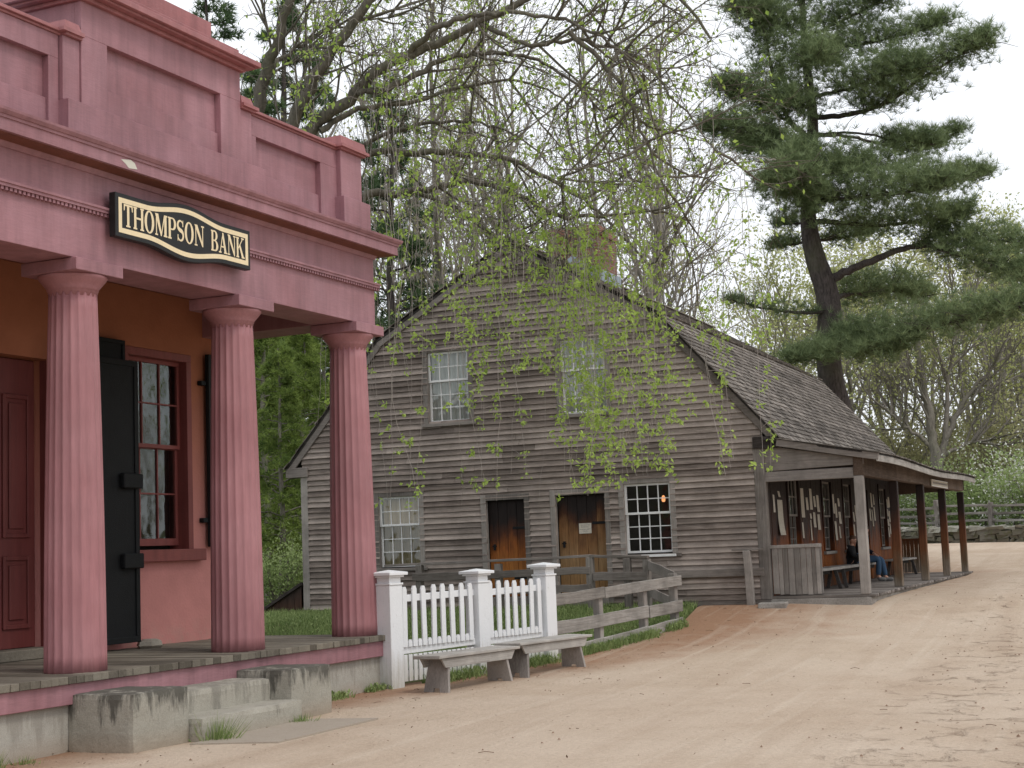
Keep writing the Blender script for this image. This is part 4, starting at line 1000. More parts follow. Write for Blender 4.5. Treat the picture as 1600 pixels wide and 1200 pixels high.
Pa, Pb = Vector((.50, 22.3, 0)), BF3
La = (Pb-Pa).length; an = math.atan2(Pb.y-Pa.y, Pb.x-Pa.x)
bf = thing('board_fence', 'gray three-board fence running from the white posts toward the house', 'fence', Pa, an)
for t, dz in ((.35, 0), (.72, 0), (1., .02)):
    g_ = gz(along(Pa, Pb, t).y); x = t*La-.05
    b = MB(); b.beam((x, .06, g_-.2), (x+R.uniform(-.02, .02), .06, g_+.84+dz), .12, .115, None, .005, up=(1, 0, 0), n=3); b.build('post', M['gray_z'], bf, .008)
for (z0, z1, h, cutx) in ((.87, .99, .165, .36), (.47, .575, .19, .72), (.09, .30, .17, .70)):
    for (a, c, e) in ((-.02, cutx-.003, 0), (cutx+.003, 1.02, .012)):
        b = MB(); za, zc = z0+(z1-z0)*a, z0+(z1-z0)*c
        b.beam((a*La, -.022-e*0, za), (c*La, -.022-e*.3, zc+.01), .03, h, None, .007, n=5); b.build('rail', M['gray_x'], bf, .005)
# fence along the gable wall with a return to the board fence
gf = thing('gable_fence', 'older gray rail fence standing close to the gable wall', 'fence', hw(0, -1.2, 0), HR)
for u, zt in ((6.48, 1.39), (4.83, 1.37), (3.0, 1.43), (2.3, 1.39), (1.95, 1.36)):
    b = MB(); b.beam((0, u, .0), (R.uniform(-.02, .02), u+R.uniform(-.02, .02), zt), .13, .12, None, .005, up=(1, 0, 0), n=3); b.build('post', M['gray_z'], gf, .008)
for u0, u1, z0, z1, h, d in ((7.2, 3.0, 1.41, 1.45, .045, 0), (3.0, 1.9, 1.45, 1.40, .05, .0), (6.6, 4.8, 1.17, 1.18, .15, -.07), (4.8, 3.0, 1.17, 1.20, .13, -.07), (4.8, 3.0, .86, .88, .13, -.07), (2.95, 1.9, 1.08, 1.06, .15, -.07)):
    b = MB(); b.beam((d, u0, z0), (d, u1, z1), .035 if h > .1 else .13, h, None, .008, n=6); b.build('rail', M['gray_y'], gf, .005)
for z, zz in ((1.26, 1.07), (.78, .62)):
    b = MB(); b.beam((.02, 1.93, z), (-1.60, .95, zz), .03, .17, None, .006, n=4); b.build('rail', M['gray_y'], gf, .005)

def street_bench(a, c, lab, z):
    a, c = Vector(a), Vector(c); L = (c-a).length; an = math.atan2(c.y-a.y, c.x-a.x)
    t = thing('plank_bench', lab, 'bench', (a.x, a.y, z), an, 'weathered benches along the white fence')
    b = MB(); b.box(-.26, L+.26, -.20, .20, .395, .435, .85, .006); b.build('seat', M['gray_x'], t, .006)
    for y in (-.155, .155):
        b = MB(); b.prism([(-.18, .393), (L+.18, .393), (L+.10, .285), (-.10, .285)], 1, y-.014, y+.014, R.random()); b.build('apron', M['gray_x'], t, .004)
    for x, s in ((0, -1), (L, 1)):
        b = MB(lambda p, q, r: (x + p + s*.07*(.39-r)/.39, q, r))
        b.prism([(-.19, -.04), (-.07, -.04), (-.04, .04), (.04, .04), (.07, -.04), (.19, -.04), (.14, .393), (-.14, .393)], 0, -.022, .022, R.random()); b.build('leg', M['gray_z'], t, .004)
street_bench((-1.00, 18.80), (-.33, 19.80), 'nearer gray plank bench beside the first white fence post', -.045)
street_bench((-.04, 20.22), (.66, 21.26), 'farther gray plank bench by the last white fence post', -.01)

# ================================================================== DRY STONE WALL WITH RAIL FENCE
wa, wb_ = Vector((8.6, 75.6, 0)), Vector((30.5, 50.9, 0)); wl = (wb_-wa).length; wan = math.atan2(wb_.y-wa.y, wb_.x-wa.x)
sw = thing('stone_wall', 'low mossy dry stone wall at the far edge of the dirt yard', 'wall', wa, wan)
def wz(x): return gz(wa.y + (wb_.y-wa.y)*x/wl)
b = MB()
for row in range(4):
    x = 0
    while x < wl:
        w = R.uniform(.18, .75); h = .22 if row < 3 else .14
        if row == 3: w *= 1.6
        z0 = wz(x) + row*.20 - .1
        for side in (-.25, .25):
            P = []
            for dz in (0, h):
                for dx, dy in ((0, -.2), (w-.02, -.2), (w-.02, .2), (0, .2)): P.append((x+dx+R.uniform(-.08, .08), side+dy+R.uniform(-.10, .08), z0+dz+R.uniform(-.08, .08)))
            b.add(P, [(0, 3, 2, 1), (4, 5, 6, 7), (0, 1, 5, 4), (1, 2, 6, 5), (2, 3, 7, 6), (3, 0, 4, 7)], (R.random()*.3 if row < 3 else .5+.5*R.random()))
        x += w
b.build('stones', M['fieldstone'], sw, .03)
rf = thing('split_rail_fence', 'gray split rail fence standing above the stone wall', 'fence', wa, wan)
x = .5; n = 0; posts = []
while x < wl: posts.append(x); x += 2.55
for x in posts:
    b = MB(); b.beam((x, .75, wz(x)-.2), (x+R.uniform(-.06, .06), .75, wz(x)+1.72+R.uniform(-.1, .1)), .2, .17, None, .02, up=(1, 0, 0), n=3); b.build('post', M['gray_z'], rf, .02)
for x, y in zip(posts, posts[1:]):
    for h in (.85, 1.18, 1.5):
        b = MB(); b.beam((x-.2, .75+R.uniform(-.05, .05), wz(x)+h+R.uniform(-.07, .07)), (y+.25, .75+R.uniform(-.05, .05), wz(y)+h+R.uniform(-.09, .09)), .09, .10, None, .022, n=4); b.build('rail', M['gray_x'], rf, .01)

# ================================================================== VEGETATION
def rv(a=1.): return Vector((R.uniform(-a, a), R.uniform(-a, a), R.uniform(-a, a)))
def poly(pts, n=None, wob=0.):
    """smooth polyline through pts (Catmull-Rom)"""
    pts = [Vector(p) for p in pts]; out = []
    q = [pts[0]*2-pts[1]] + pts + [pts[-1]*2-pts[-2]]
    k = n or 4
    for i in range(1, len(q)-2):
        for j in range(k):
            t = j/k; a, b, c, d = q[i-1:i+3]
            p = .5*((2*b) + (c-a)*t + (2*a-5*b+4*c-d)*t*t + (3*b-a-3*c+d)*t*t*t)
            out.append(p + (rv(wob) if (i > 1 or j) else Vector((0, 0, 0))))
    out.append(pts[-1]); return out
def taper(r0, r1, n, pw=1.): return [r0+(r1-r0)*(i/(max(1, n-1)))**pw for i in range(n)]

def grow(mb, tips, p, d, L, r, lev, maxlev, o):
    """recursive limb; o: options (seg, spread, up, droop, kids, ratio, start, wob)"""
    n = max(3, int(o['seg'][min(lev, len(o['seg'])-1)])); pts = [p.copy()]; d = d.normalized(); q = p.copy()
    for i in range(n):
        d = (d + rv(o['wob']*(1+.3*lev)) + Vector((0, 0, o['up'][min(lev, len(o['up'])-1)]))).normalized()
        q = q + d*(L/n); pts.append(q.copy())
    r1 = r*o.get('tip', .35) if lev < maxlev else r*.4
    mb.tube(pts, taper(r, r1, len(pts)), (8, 5, 4, 3, 3)[min(lev, 4)], R.random(), cap=False)
    if lev >= maxlev-o.get('leaflev', 0):
        for i in range(1, len(pts)): tips.append((pts[i], (pts[i]-pts[i-1]).normalized(), lev))
    if lev < maxlev:
        k = o['kids'][min(lev, len(o['kids'])-1)]
        for j in range(k):
            f = o['start'][min(lev, len(o['start'])-1)]; f = f + (1-f)*(j+R.random())/k
            x = f*(n); i = min(n-1, int(x)); b = pts[i].lerp(pts[i+1], x-i); dd = (pts[i+1]-pts[i]).normalized()
            a = dd.cross(rv()); a = a.normalized() if a.length > .01 else Vector((1, 0, 0))
            sp = o['spread']*R.uniform(.7, 1.3); nd = (dd*math.cos(sp) + a*math.sin(sp))
            ll = L*o['ratio'][min(lev, len(o['ratio'])-1)]*R.uniform(.7, 1.2)*(1-.45*(f if lev == 0 else 0))
            rr = max(.006, min(r*(1-.6*f)*.62, r*.55))
            grow(mb, tips, b, nd, ll, rr, lev+1, maxlev, o)

def leaves(mb, tips, per, size, spread, droop=.3):
    for p, d, l in tips:
        for _ in range(int(per) + (1 if R.random() < per % 1 else 0)):
            q = p + rv(spread); dd = (d*.4 + rv(.8) - Vector((0, 0, droop)))
            mb.leaf(q, dd if dd.length > .05 else Vector((0, 0, -1)), size*R.uniform(.6, 1.3), size*R.uniform(.4, .65), tone=R.random())

def tree_proto(name, label, cat, H, r, o, maxlev, barkm, leafm, per, lsize, lspread, lean=(0, 0), group=None):
    t = thing(name, label, cat, (0, 0, 0), 0, group)
    b = MB(); tips = []
    grow(b, tips, Vector((0, 0, -.3)), Vector((lean[0], lean[1], 1)), H, r, 0, maxlev, o)
    b.build('trunk', M[barkm], t, smooth=True, recalc=False)
    c = MB(); leaves(c, tips, per, lsize, lspread); c.build('crown', M[leafm], t, recalc=False)
    return t
used = {}
def put(proto, loc, rz, sc, label, group=None):
    t = copy_tree(proto) if used.get(proto) else proto
    used[proto] = 1
    t.location = loc; t.rotation_euler = (0, 0, rz); t.scale = (sc,)*3 if not hasattr(sc, '__len__') else sc; t['label'] = label
    if group: t['group'] = group
    return t
def ground_at(px, Y): p = at(px, 700, Y); return Vector((p.x, Y, gz(Y)))

# ---- slender budding trees behind the house
o1 = dict(seg=(14, 7, 5, 4), spread=.62, up=(.03, .10, .06, .0), wob=.10, kids=(22, 7, 5), ratio=(.30, .48, .5), start=(.18, .2, .2), tip=.25, leaflev=1)
o2 = dict(o1, kids=(16, 6, 5), ratio=(.38, .5, .5), spread=.55, wob=.13)
pa = tree_proto('budding_tree', '', 'tree', 22, .20, o1, 3, 'bark_pale', 'bud', .45, .17, .16)
pb = tree_proto('budding_tree', '', 'tree', 21, .17, o2, 3, 'bark_pale', 'bud', .6, .16, .16)
pc = tree_proto('budding_tree', '', 'tree', 20, .15, dict(o1, kids=(18, 6, 4)), 3, 'bark_pale', 'leaf', .45, .16, .16)
for k, (px, Y, pr, rz, sc, lb) in enumerate([
    (668, 57, pc, .3, 1., 'slender budding tree rising left of the house peak, leftmost behind the roof'), (706, 60, pb, 2.2, 1.05, 'thin budding tree behind the left roof slope, second from the left'), (742, 54, pa, .4, .9, 'gray budding trunk just left of the house peak'),
    (772, 62, pb, 1.1, 1.1, 'thin yellow budding tree close behind the house peak'), (806, 56, pc, 2.9, 1.05, 'budding trunk directly behind the house peak'),
    (845, 61, pa, 4.1, 1., 'budding tree rising left of the brick chimney'), (912, 58, pc, 5.2, 1.05, 'budding tree rising behind the brick chimney'), (978, 52, pa, 3.3, 1.0, 'tall budding tree with a straight trunk right of the chimney'),
    (1012, 63, pb, .9, 1., 'yellow budding tree behind the right roof slope'), (625, 64, pb, 3.8, 1.1, 'yellow budding tree partly behind the bank parapet')]):
    put(pr, ground_at(px, Y), rz, sc, lb, 'budding trees behind the house')

# ---- bare, yellow-green woods beyond the stone wall
ow = dict(seg=(8, 7, 5, 4), spread=.7, up=(.02, .12, .07, .02), wob=.13, kids=(10, 6, 6), ratio=(.55, .5, .5), start=(.25, .2, .2), tip=.3, leaflev=1)
w1 = tree_proto('woodland_tree', '', 'tree', 15, .24, ow, 3, 'bark_pale', 'bud', 1.7, .24, .3)
w2 = tree_proto('woodland_tree', '', 'tree', 14, .2, dict(ow, kids=(12, 6, 5), spread=.6), 3, 'bark_pale', 'bud_tan', 1.6, .22, .3)
w3 = tree_proto('woodland_tree', '', 'tree', 13, .18, dict(ow, kids=(12, 7, 5), up=(.02, .06, .03, 0)), 3, 'bark_pale', 'bud', 1.5, .22, .32)
i = 0
for (px, Y, pr, rz, sc, lb) in [
    (1235, 86, w2, 1., 1.0, 'tan budding tree seen left of the pine trunk above the roof'), (1285, 92, w1, 2., 1.05, 'yellow green tree just behind the pine trunk'), (1345, 82, w2, 0., .95, 'tan budding tree right of the pine trunk'),
    (1385, 95, w1, 1.2, 1.1, 'tall yellow green tree above the far roof corner'), (1420, 84, w3, 2.4, .9, 'green budding tree left of the big bare tree'), (1505, 90, w2, 3.1, 1.05, 'tan budding tree just right of the big bare tree'),
    (1540, 80, w1, 4.2, .92, 'yellow green tree above the flowering shrub'), (1578, 92, w3, 5.0, 1.1, 'green budding tree near the right edge behind others'), (1610, 82, w2, .5, 1.0, 'tan budding tree cut by the right edge'),
    (1470, 104, w3, 1.9, 1.15, 'green tree far behind the big bare tree'), (1560, 108, w2, 2.8, 1.2, 'farthest tan tree toward the right edge'), (1330, 108, w3, .2, 1.15, 'far green tree behind the pine'), (1660, 88, w1, 1, 1., 'yellow green tree outside the right edge'), (1730, 84, w2, 4, 1., 'tan tree outside the right edge'),
    (1185, 100, w1, 3.7, 1.0, 'far yellow green tree low above the house roof'), (1110, 104, w2, 4.7, .9, 'far tan tree low above the roof left of the pine')]:
    put(pr, ground_at(px, Y), rz, sc, lb, 'woodland trees beyond the stone wall')
# big pale bare tree
bt = thing('bare_tree', 'large pale gray spreading bare tree behind the porch roof end', 'tree', ground_at(1462, 74))
b = MB(); tips = []; og = dict(ow, kids=(6, 6, 5), spread=.6, start=(.35, .15, .15), up=(.0, .08, .05, 0), wob=.12, ratio=(.5, .55, .5))
loc = Vector(bt.location)
for pts, r0, r1 in (([(1464, 835), (1464, 770), (1462, 720), (1456, 680), (1452, 640), (1440, 590), (1432, 530), (1430, 470)], .34, .08), ([(1463, 745), (1474, 700), (1484, 672), (1500, 640), (1518, 610), (1545, 580), (1580, 550)], .20, .05), ([(1465, 730), (1476, 690), (1480, 640), (1483, 590), (1492, 530), (1500, 470)], .17, .04), ([(1458, 705), (1445, 690), (1425, 675), (1400, 655), (1385, 640), (1365, 625)], .12, .04), ([(1470, 715), (1495, 700), (1525, 690), (1560, 694), (1600, 690)], .11, .03)):
    P = poly([at(x, y, 74) - loc for x, y in pts], 4, .06); b.tube(P, taper(r0, r1, len(P)), 8, .5, cap=False)
    for k in range(10):
        i = R.randrange(len(P)//3, len(P)-1); d = (P[i+1]-P[i]).normalized(); a = d.cross(rv()).normalized()
        grow(b, tips, P[i], d*.7+a*.7+Vector((0, 0, .3)), R.uniform(2, 4.5), .07, 1, 3, og)
b.build('trunk', M['bark'], bt, smooth=True, recalc=False)
c = MB(); leaves(c, tips, .5, .2, .25); c.build('crown', M['bud_tan'], bt, recalc=False)

# ---- shrubs
def shrub_proto(name, h, w, n, size, leafm, stems=14, blossom=0, dense=.55):
    t = thing(name, '', 'shrub'); b = MB(); c = MB(); bl = MB()
    cl = []
    for k in range(stems):
        a = R.uniform(0, 2*PI); e = Vector((math.cos(a)*w*.5*R.uniform(.2, 1), math.sin(a)*w*.5*R.uniform(.2, 1), h*R.uniform(.45, 1)))
        P = poly([Vector((R.uniform(-.1, .1), R.uniform(-.1, .1), -.15)), e*.45+rv(.1), e], 4); b.tube(P, taper(.03*h/2.5, .008, len(P)), 4, .5, cap=False)
        for f in (.55, .8, 1.): cl.append((P[int((len(P)-1)*f)], .24*w*R.uniform(.5, 1)))
        for q in range(3):
            i = R.randrange(3, len(P)); e2 = P[i]+rv(.25*w)+Vector((0, 0, .1)); b.tube([P[i], P[i].lerp(e2, .5)+rv(.06), e2], .008, 3, .5, cap=False); cl.append((e2, .17*w))
    for k in range(n):
        p, s = R.choice(cl); q = p + Vector((R.gauss(0, s*.5), R.gauss(0, s*.5), R.gauss(0, s*.42)))
        if q.z < .02: q.z = R.uniform(.02, .4)
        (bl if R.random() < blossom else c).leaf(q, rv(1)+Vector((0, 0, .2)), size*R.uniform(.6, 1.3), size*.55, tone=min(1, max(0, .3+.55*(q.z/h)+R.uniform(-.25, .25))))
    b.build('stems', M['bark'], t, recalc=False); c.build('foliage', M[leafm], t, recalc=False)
    if blossom: bl.build('blossom', M['blossom'], t, recalc=False)
    return t
s1 = shrub_proto('green_shrub', 3.2, 3.6, 3600, .15, 'shrub'); s2 = shrub_proto('olive_shrub', 4.2, 3.8, 3000, .15, 'shrub2'); s3 = shrub_proto('flowering_shrub', 3.6, 4.4, 4600, .14, 'shrub', blossom=.5); s4 = shrub_proto('tall_shrub', 5.5, 4.2, 4200, .17, 'shrub2', 20)
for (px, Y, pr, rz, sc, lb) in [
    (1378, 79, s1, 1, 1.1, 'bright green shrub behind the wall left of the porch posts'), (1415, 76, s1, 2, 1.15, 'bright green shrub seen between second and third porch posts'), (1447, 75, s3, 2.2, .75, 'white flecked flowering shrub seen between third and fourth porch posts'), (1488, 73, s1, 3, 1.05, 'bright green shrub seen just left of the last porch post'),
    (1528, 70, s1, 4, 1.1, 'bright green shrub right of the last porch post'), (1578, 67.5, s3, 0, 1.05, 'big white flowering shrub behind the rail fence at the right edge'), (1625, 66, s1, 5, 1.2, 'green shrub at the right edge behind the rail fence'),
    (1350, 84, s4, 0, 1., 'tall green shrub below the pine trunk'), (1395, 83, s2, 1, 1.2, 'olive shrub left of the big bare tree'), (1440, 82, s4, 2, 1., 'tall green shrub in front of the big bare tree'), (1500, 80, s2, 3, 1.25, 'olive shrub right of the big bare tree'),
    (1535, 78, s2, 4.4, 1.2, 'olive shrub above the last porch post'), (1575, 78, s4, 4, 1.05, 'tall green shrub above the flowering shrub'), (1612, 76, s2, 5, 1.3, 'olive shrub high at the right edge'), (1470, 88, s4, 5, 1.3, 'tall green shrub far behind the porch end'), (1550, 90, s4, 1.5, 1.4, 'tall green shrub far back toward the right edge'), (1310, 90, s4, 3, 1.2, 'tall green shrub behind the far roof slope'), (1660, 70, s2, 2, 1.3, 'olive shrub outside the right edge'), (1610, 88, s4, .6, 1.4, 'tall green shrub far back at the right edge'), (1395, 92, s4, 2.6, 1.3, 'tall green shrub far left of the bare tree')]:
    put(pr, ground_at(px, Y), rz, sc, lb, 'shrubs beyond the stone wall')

# ---- conifers: dark pines and hemlocks behind the bank and house
def conifer_proto(name, H, r, w, ntier, per, leafm, tuft=(12, .28), z0=.12, barkm='bark_pine', droop=-.1):
    t = thing(name, '', 'tree'); b = MB(); c = MB()
    P = [Vector((math.sin(k*.7)*.08, math.cos(k*.9)*.08, -.3 + (H+.3)*k/12)) for k in range(13)]; b.tube(P, taper(r, .03, 13), 8, .5, cap=False)
    for k in range(ntier):
        f = z0 + (1-z0)*(k+R.random()*.8)/ntier; z = H*f; a = R.uniform(0, 2*PI); l = w*(1-f*.85)*R.uniform(.55, 1.1)*(1 if f > .25 else .8)
        d = Vector((math.cos(a), math.sin(a), 0)); Q = poly([Vector((0, 0, z)), d*l*.5+Vector((0, 0, z+.10*l)), d*l+Vector((0, 0, z+droop*l+.15*l))], 4, .05); b.tube(Q, taper(max(.02, r*.22*(1-f)+.02), .008, len(Q)), 4, .5, cap=False)
        s = d.cross(Vector((0, 0, 1)))
        for q in range(per):
            g = R.uniform(.25, 1)**.8; i = min(len(Q)-1, int(g*(len(Q)-1))); p = Q[i] + s*R.gauss(0, .20*l*(1.15-g)+.10) + Vector((0, 0, R.gauss(.06, .10))) + d*R.uniform(-.1, .15)
            tn = R.random()
            for _ in range(tuft[0]):
                c.blade(p, d*.5+rv(.9)+Vector((0, 0, .25)), tuft[1]*R.uniform(.6, 1.2), tuft[1]*.13, tn*.6+R.random()*.4)
    b.build('trunk', M[barkm], t, smooth=True, recalc=False); c.build('crown', M[leafm], t, recalc=False); return t
c1 = conifer_proto('dark_pine', 20, .3, 4.6, 70, 34, 'needle_dark'); c2 = conifer_proto('dark_pine', 17, .26, 4.2, 60, 34, 'needle_dark', z0=.2)
h1 = conifer_proto('hemlock', 11, .16, 3.2, 75, 34, 'hemlock', (11, .26), z0=.04, barkm='bark', droop=-.25)
for (px, Y, pr, rz, sc, lb) in [
    (455, 60, c1, 0, 1.2, 'dark pine behind the bank parapet, leftmost of the dark pines'), (622, 52, c2, 1, 1., 'dark pine just right of the bank cornice'), (668, 62, c1, 3.5, .8, 'dark pine behind the left slope of the house roof'), (408, 50, c2, 4, 1., 'dark pine seen left between the bank columns'), (495, 66, c1, 1.3, 1.1, 'dark pine far back seen between the bank columns'), (330, 55, c1, 1, 1.1, 'dark pine hidden behind the bank')]:
    put(pr, ground_at(px, Y), rz, sc, lb, 'dark pines behind the bank')
for (px, Y, pr, rz, sc, lb) in [
    (415, 41, h1, 0, .8, 'light green hemlock nearest the middle bank column'), (462, 45, h1, 1.5, .9, 'light green hemlock beside the left house eave'), (508, 49, h1, 3, .85, 'light green hemlock behind the left house eave'), (432, 52, h1, 4, 1.05, 'taller hemlock behind the first hemlocks between the columns'), (390, 46, h1, 5, .9, 'hemlock partly hidden by the middle bank column'), (438, 38.5, h1, 2.3, .58, 'small low hemlock nearest the bank porch'), (476, 42, h1, .7, .66, 'small hemlock close to the left house wall'), (455, 58, h1, 5.6, 1.25, 'tallest hemlock far back between the columns')]:
    put(pr, ground_at(px, Y), rz, sc, lb, 'hemlocks behind the bank')
for (px, Y, pr, rz, sc, lb) in [(425, 37, s1, 0, .5, 'low green shrub between the bank columns')]:
    put(pr, ground_at(px, Y), rz, sc, lb, 'shrubs left of the house')

# ---- woods on the other side of the road (seen in the window glass) and far woods
for k, (x, y, pr, rz, sc) in enumerate([(31, 44, w3, 1, 1.), (36, 36, w1, 2, 1.), (33, 27, w3, 3, 1.), (38, 50, w2, 0, 1.), (40, 20, w1, 4, 1.), (34, 12, w3, 5, 1.)]):
    put(pr, (x, y, gz(y)), rz, sc, 'woodland tree across the road outside the right edge', 'woodland trees across the road')
for k, (x, y, pr, rz, sc) in enumerate([(27, 41, s1, 1, 1.3), (29, 34, s4, 2, 1.2), (28, 27, s1, 3, 1.3), (30, 20, s4, 0, 1.2), (30, 47, s4, 4, 1.1), (31, 13, s1, 2, 1.3)]):
    put(pr, (x, y, gz(y)), rz, sc, 'green shrub across the road outside the right edge', 'shrubs across the road')
c = MB()
for k in range(30000):
    a = R.uniform(-.62, .62); rr = R.uniform(122, 150); x = math.sin(a)*rr; y = math.cos(a)*rr
    hmax = 9 + 5*noise.noise((a*9, 0, 1)) + 3*noise.noise((a*31, 0, 2)); z = gz(y)-2+R.random()**.8*hmax
    c.leaf(Vector((x, y, z)), rv(1), R.uniform(.5, 1.1), R.uniform(.35, .7), tone=R.random())
tag(c.build('far_woods', M['shrub2'], None, recalc=False), kind='stuff', label='hazy green wood far behind the yard', cat='woods')

# ---- the great white pine behind the house
def pine_tufts(c, p, n, size, up=.5, out=None):
    tn = R.random()
    for _ in range(n):
        d = rv(1); d.z = d.z*.8+up
        if out: d += out*.5
        c.blade(p+rv(.03), d, size*R.uniform(.6, 1.25), .017, min(1, max(0, .45*tn+.35*R.random()+.2*max(0, d.z))))
YP = 48
pine = thing('white_pine', 'great white pine with a curving dark trunk towering behind the house roof', 'tree', (10.35, YP, gz(YP)))
PL = Vector(pine.location); b = MB(); c = MB()
def pp(x, y, Y=YP): return at(x, y, Y) - PL
tr = [(10.35-PL.x, 0, -.3)] + [pp(*q) for q in ((1316, 690), (1309, 640), (1299, 600), (1294, 545), (1296, 490), (1290, 450), (1277, 412), (1267, 372), (1263, 330), (1266, 280), (1269, 230), (1269, 180), (1264, 130), (1258, 80), (1254, 0), (1250, -90), (1248, -160))]
P = poly(tr, 4, .012); rad = [(.62, 0), (.52, .06), (.44, .12), (.39, .2), (.37, .3), (.36, .36), (.32, .42), (.26, .5), (.21, .6), (.17, .7), (.13, .8), (.08, .9), (.03, 1)]
def ri(f):
    for (r0, a), (r1, c_) in zip(rad, rad[1:]):
        if f <= c_: return r0+(r1-r0)*(f-a)/(c_-a)
    return .03
b.tube(P, [ri(i/(len(P)-1)) for i in range(len(P))], 14, .5, cap=False)
limbs = [  # pixel path with depth offset, radius, foliage from fraction, side spread (m), thickness (m), tufts
    ([(1296, 440, 0), (1318, 426, -.3), (1372, 404, -.8), (1432, 384, -1.4), (1500, 398, -2), (1573, 422, -2.4), (1650, 448, -3)], .17, .55, 1.0, .42, 520),
    ([(1432, 384, -1.4), (1470, 365, -1.6), (1520, 372, -1.8), (1590, 380, -2), (1640, 392, -2.2)], .07, .2, .9, .34, 330),
    ([(1298, 512, 0), (1330, 528, -1.5), (1400, 522, -3), (1480, 505, -4), (1560, 487, -5), (1650, 470, -6)], .13, .12, 1.1, .48, 900),
    ([(1296, 520, 0), (1285, 545, -1.6), (1262, 558, -2.4), (1240, 562, -3)], .08, .2, .8, .26, 260),
    ([(1296, 525, 0), (1330, 548, -2.2), (1370, 548, -3), (1420, 535, -3.4)], .08, .2, .9, .34, 380),
    ([(1294, 470, 0), (1340, 458, 1.5), (1400, 455, 2.5), (1450, 465, 3)], .10, .2, 1.0, .5, 520),
    ([(1294, 488, 0), (1275, 489, -.4), (1225, 487, -.8), (1180, 478, -1.2), (1136, 468, -1.6)], .075, .25, .5, .22, 90),
    ([(1268, 345, 0), (1310, 348, -.8), (1380, 352, -1.4), (1450, 345, -2), (1520, 330, -2.4)], .10, .3, .9, .40, 430),
    ([(1265, 318, 0), (1290, 312, -1.5), (1350, 308, -2.5), (1420, 300, -3.5), (1480, 290, -4)], .10, .1, 1.3, .62, 820),
    ([(1265, 320, 0), (1248, 305, -1.5), (1225, 292, -2.3), (1200, 290, -3)], .08, .1, 1.0, .55, 420),
    ([(1266, 290, 0), (1310, 268, .6), (1400, 262, 1.2), (1480, 280, 1.8), (1545, 272, 2.2)], .08, .35, 1.0, .42, 470),
    ([(1268, 240, 0), (1262, 245, -1.8), (1252, 240, -2.6), (1235, 250, -3.2)], .05, .2, .7, .45, 230),
    ([(1269, 212, 0), (1320, 212, .8), (1380, 226, 1.6), (1440, 232, 2.2), (1500, 205, 2.6)], .07, .5, .9, .34, 330),
    ([(1269, 210, 0), (1330, 207, -.6), (1400, 218, -1), (1460, 226, -1.4)], .05, .6, .7, .28, 170),
    ([(1268, 185, 0), (1330, 178, -.8), (1385, 160, -1.4), (1440, 122, -2), (1500, 85, -2.6), (1545, 62, -3)], .10, .25, 1.1, .50, 640),
    ([(1266, 150, 0), (1320, 140, -1.4), (1380, 120, -2.4), (1440, 105, -3)], .07, .3, 1.1, .55, 560),
    ([(1265, 215, 0), (1243, 198, -.4), (1225, 170, -.8), (1208, 120, -1), (1198, 60, -1.2), (1190, 10, -1.3)], .11, .45, .8, .5, 420),
    ([(1262, 225, 0), (1230, 215, -.8), (1190, 212, -1.5), (1150, 205, -2), (1105, 200, -2.6)], .08, .3, .95, .45, 480),
    ([(1240, 195, -.4), (1205, 175, -1), (1165, 150, -1.6), (1130, 135, -2)], .05, .3, .9, .45, 420),
    ([(1262, 235, 0), (1225, 240, .8), (1185, 236, 1.4), (1150, 228, 1.8)], .06, .2, .8, .35, 300),
    ([(1258, 85, 0), (1320, 72, -.8), (1400, 58, -1.4), (1480, 34, -2)], .07, .3, .9, .36, 380),
    ([(1256, 60, 0), (1300, 40, -.6), (1350, 15, -1.2), (1400, -15, -1.8)], .07, .2, 1.1, .55, 480),
    ([(1256, 55, 0), (1225, 40, -.8), (1185, 25, -1.4), (1150, 12, -2)], .07, .2, 1.0, .5, 420),
    ([(1254, 10, 0), (1230, -20, .5), (1190, -45, 1)], .06, .1, 1.2, .6, 340), ([(1254, 0, 0), (1290, -30, -.5), (1350, -60, -1)], .06, .1, 1.2, .6, 340),
    ([(1265, 305, 0), (1262, 300, -1.6), (1250, 285, -3), (1246, 275, -3.8)], .06, .15, 1.3, .75, 480), ([(1262, 90, 0), (1266, 95, -1.5), (1275, 90, -2.8)], .05, .2, 1.1, .6, 330), ([(1268, 170, 0), (1250, 165, -1.4), (1235, 160, -2.4)], .05, .2, .9, .5, 260), ([(1266, 270, 0), (1300, 262, -1.6), (1345, 258, -2.8)], .05, .2, 1.1, .5, 300),
    ([(1258, 95, 0), (1280, 95, 1.5), (1300, 90, 2.5)], .05, .1, 1.0, .5, 260),
    ([(1268, 375, 0), (1310, 372, .8), (1365, 362, 1.6)], .06, .3, .7, .28, 170), ([(1264, 378, 0), (1235, 382, .6), (1205, 386, 1)], .05, .3, .5, .2, 80), ([(1264, 345, 0), (1240, 350, .8), (1212, 352, 1.4)], .04, .3, .5, .2, 70)]
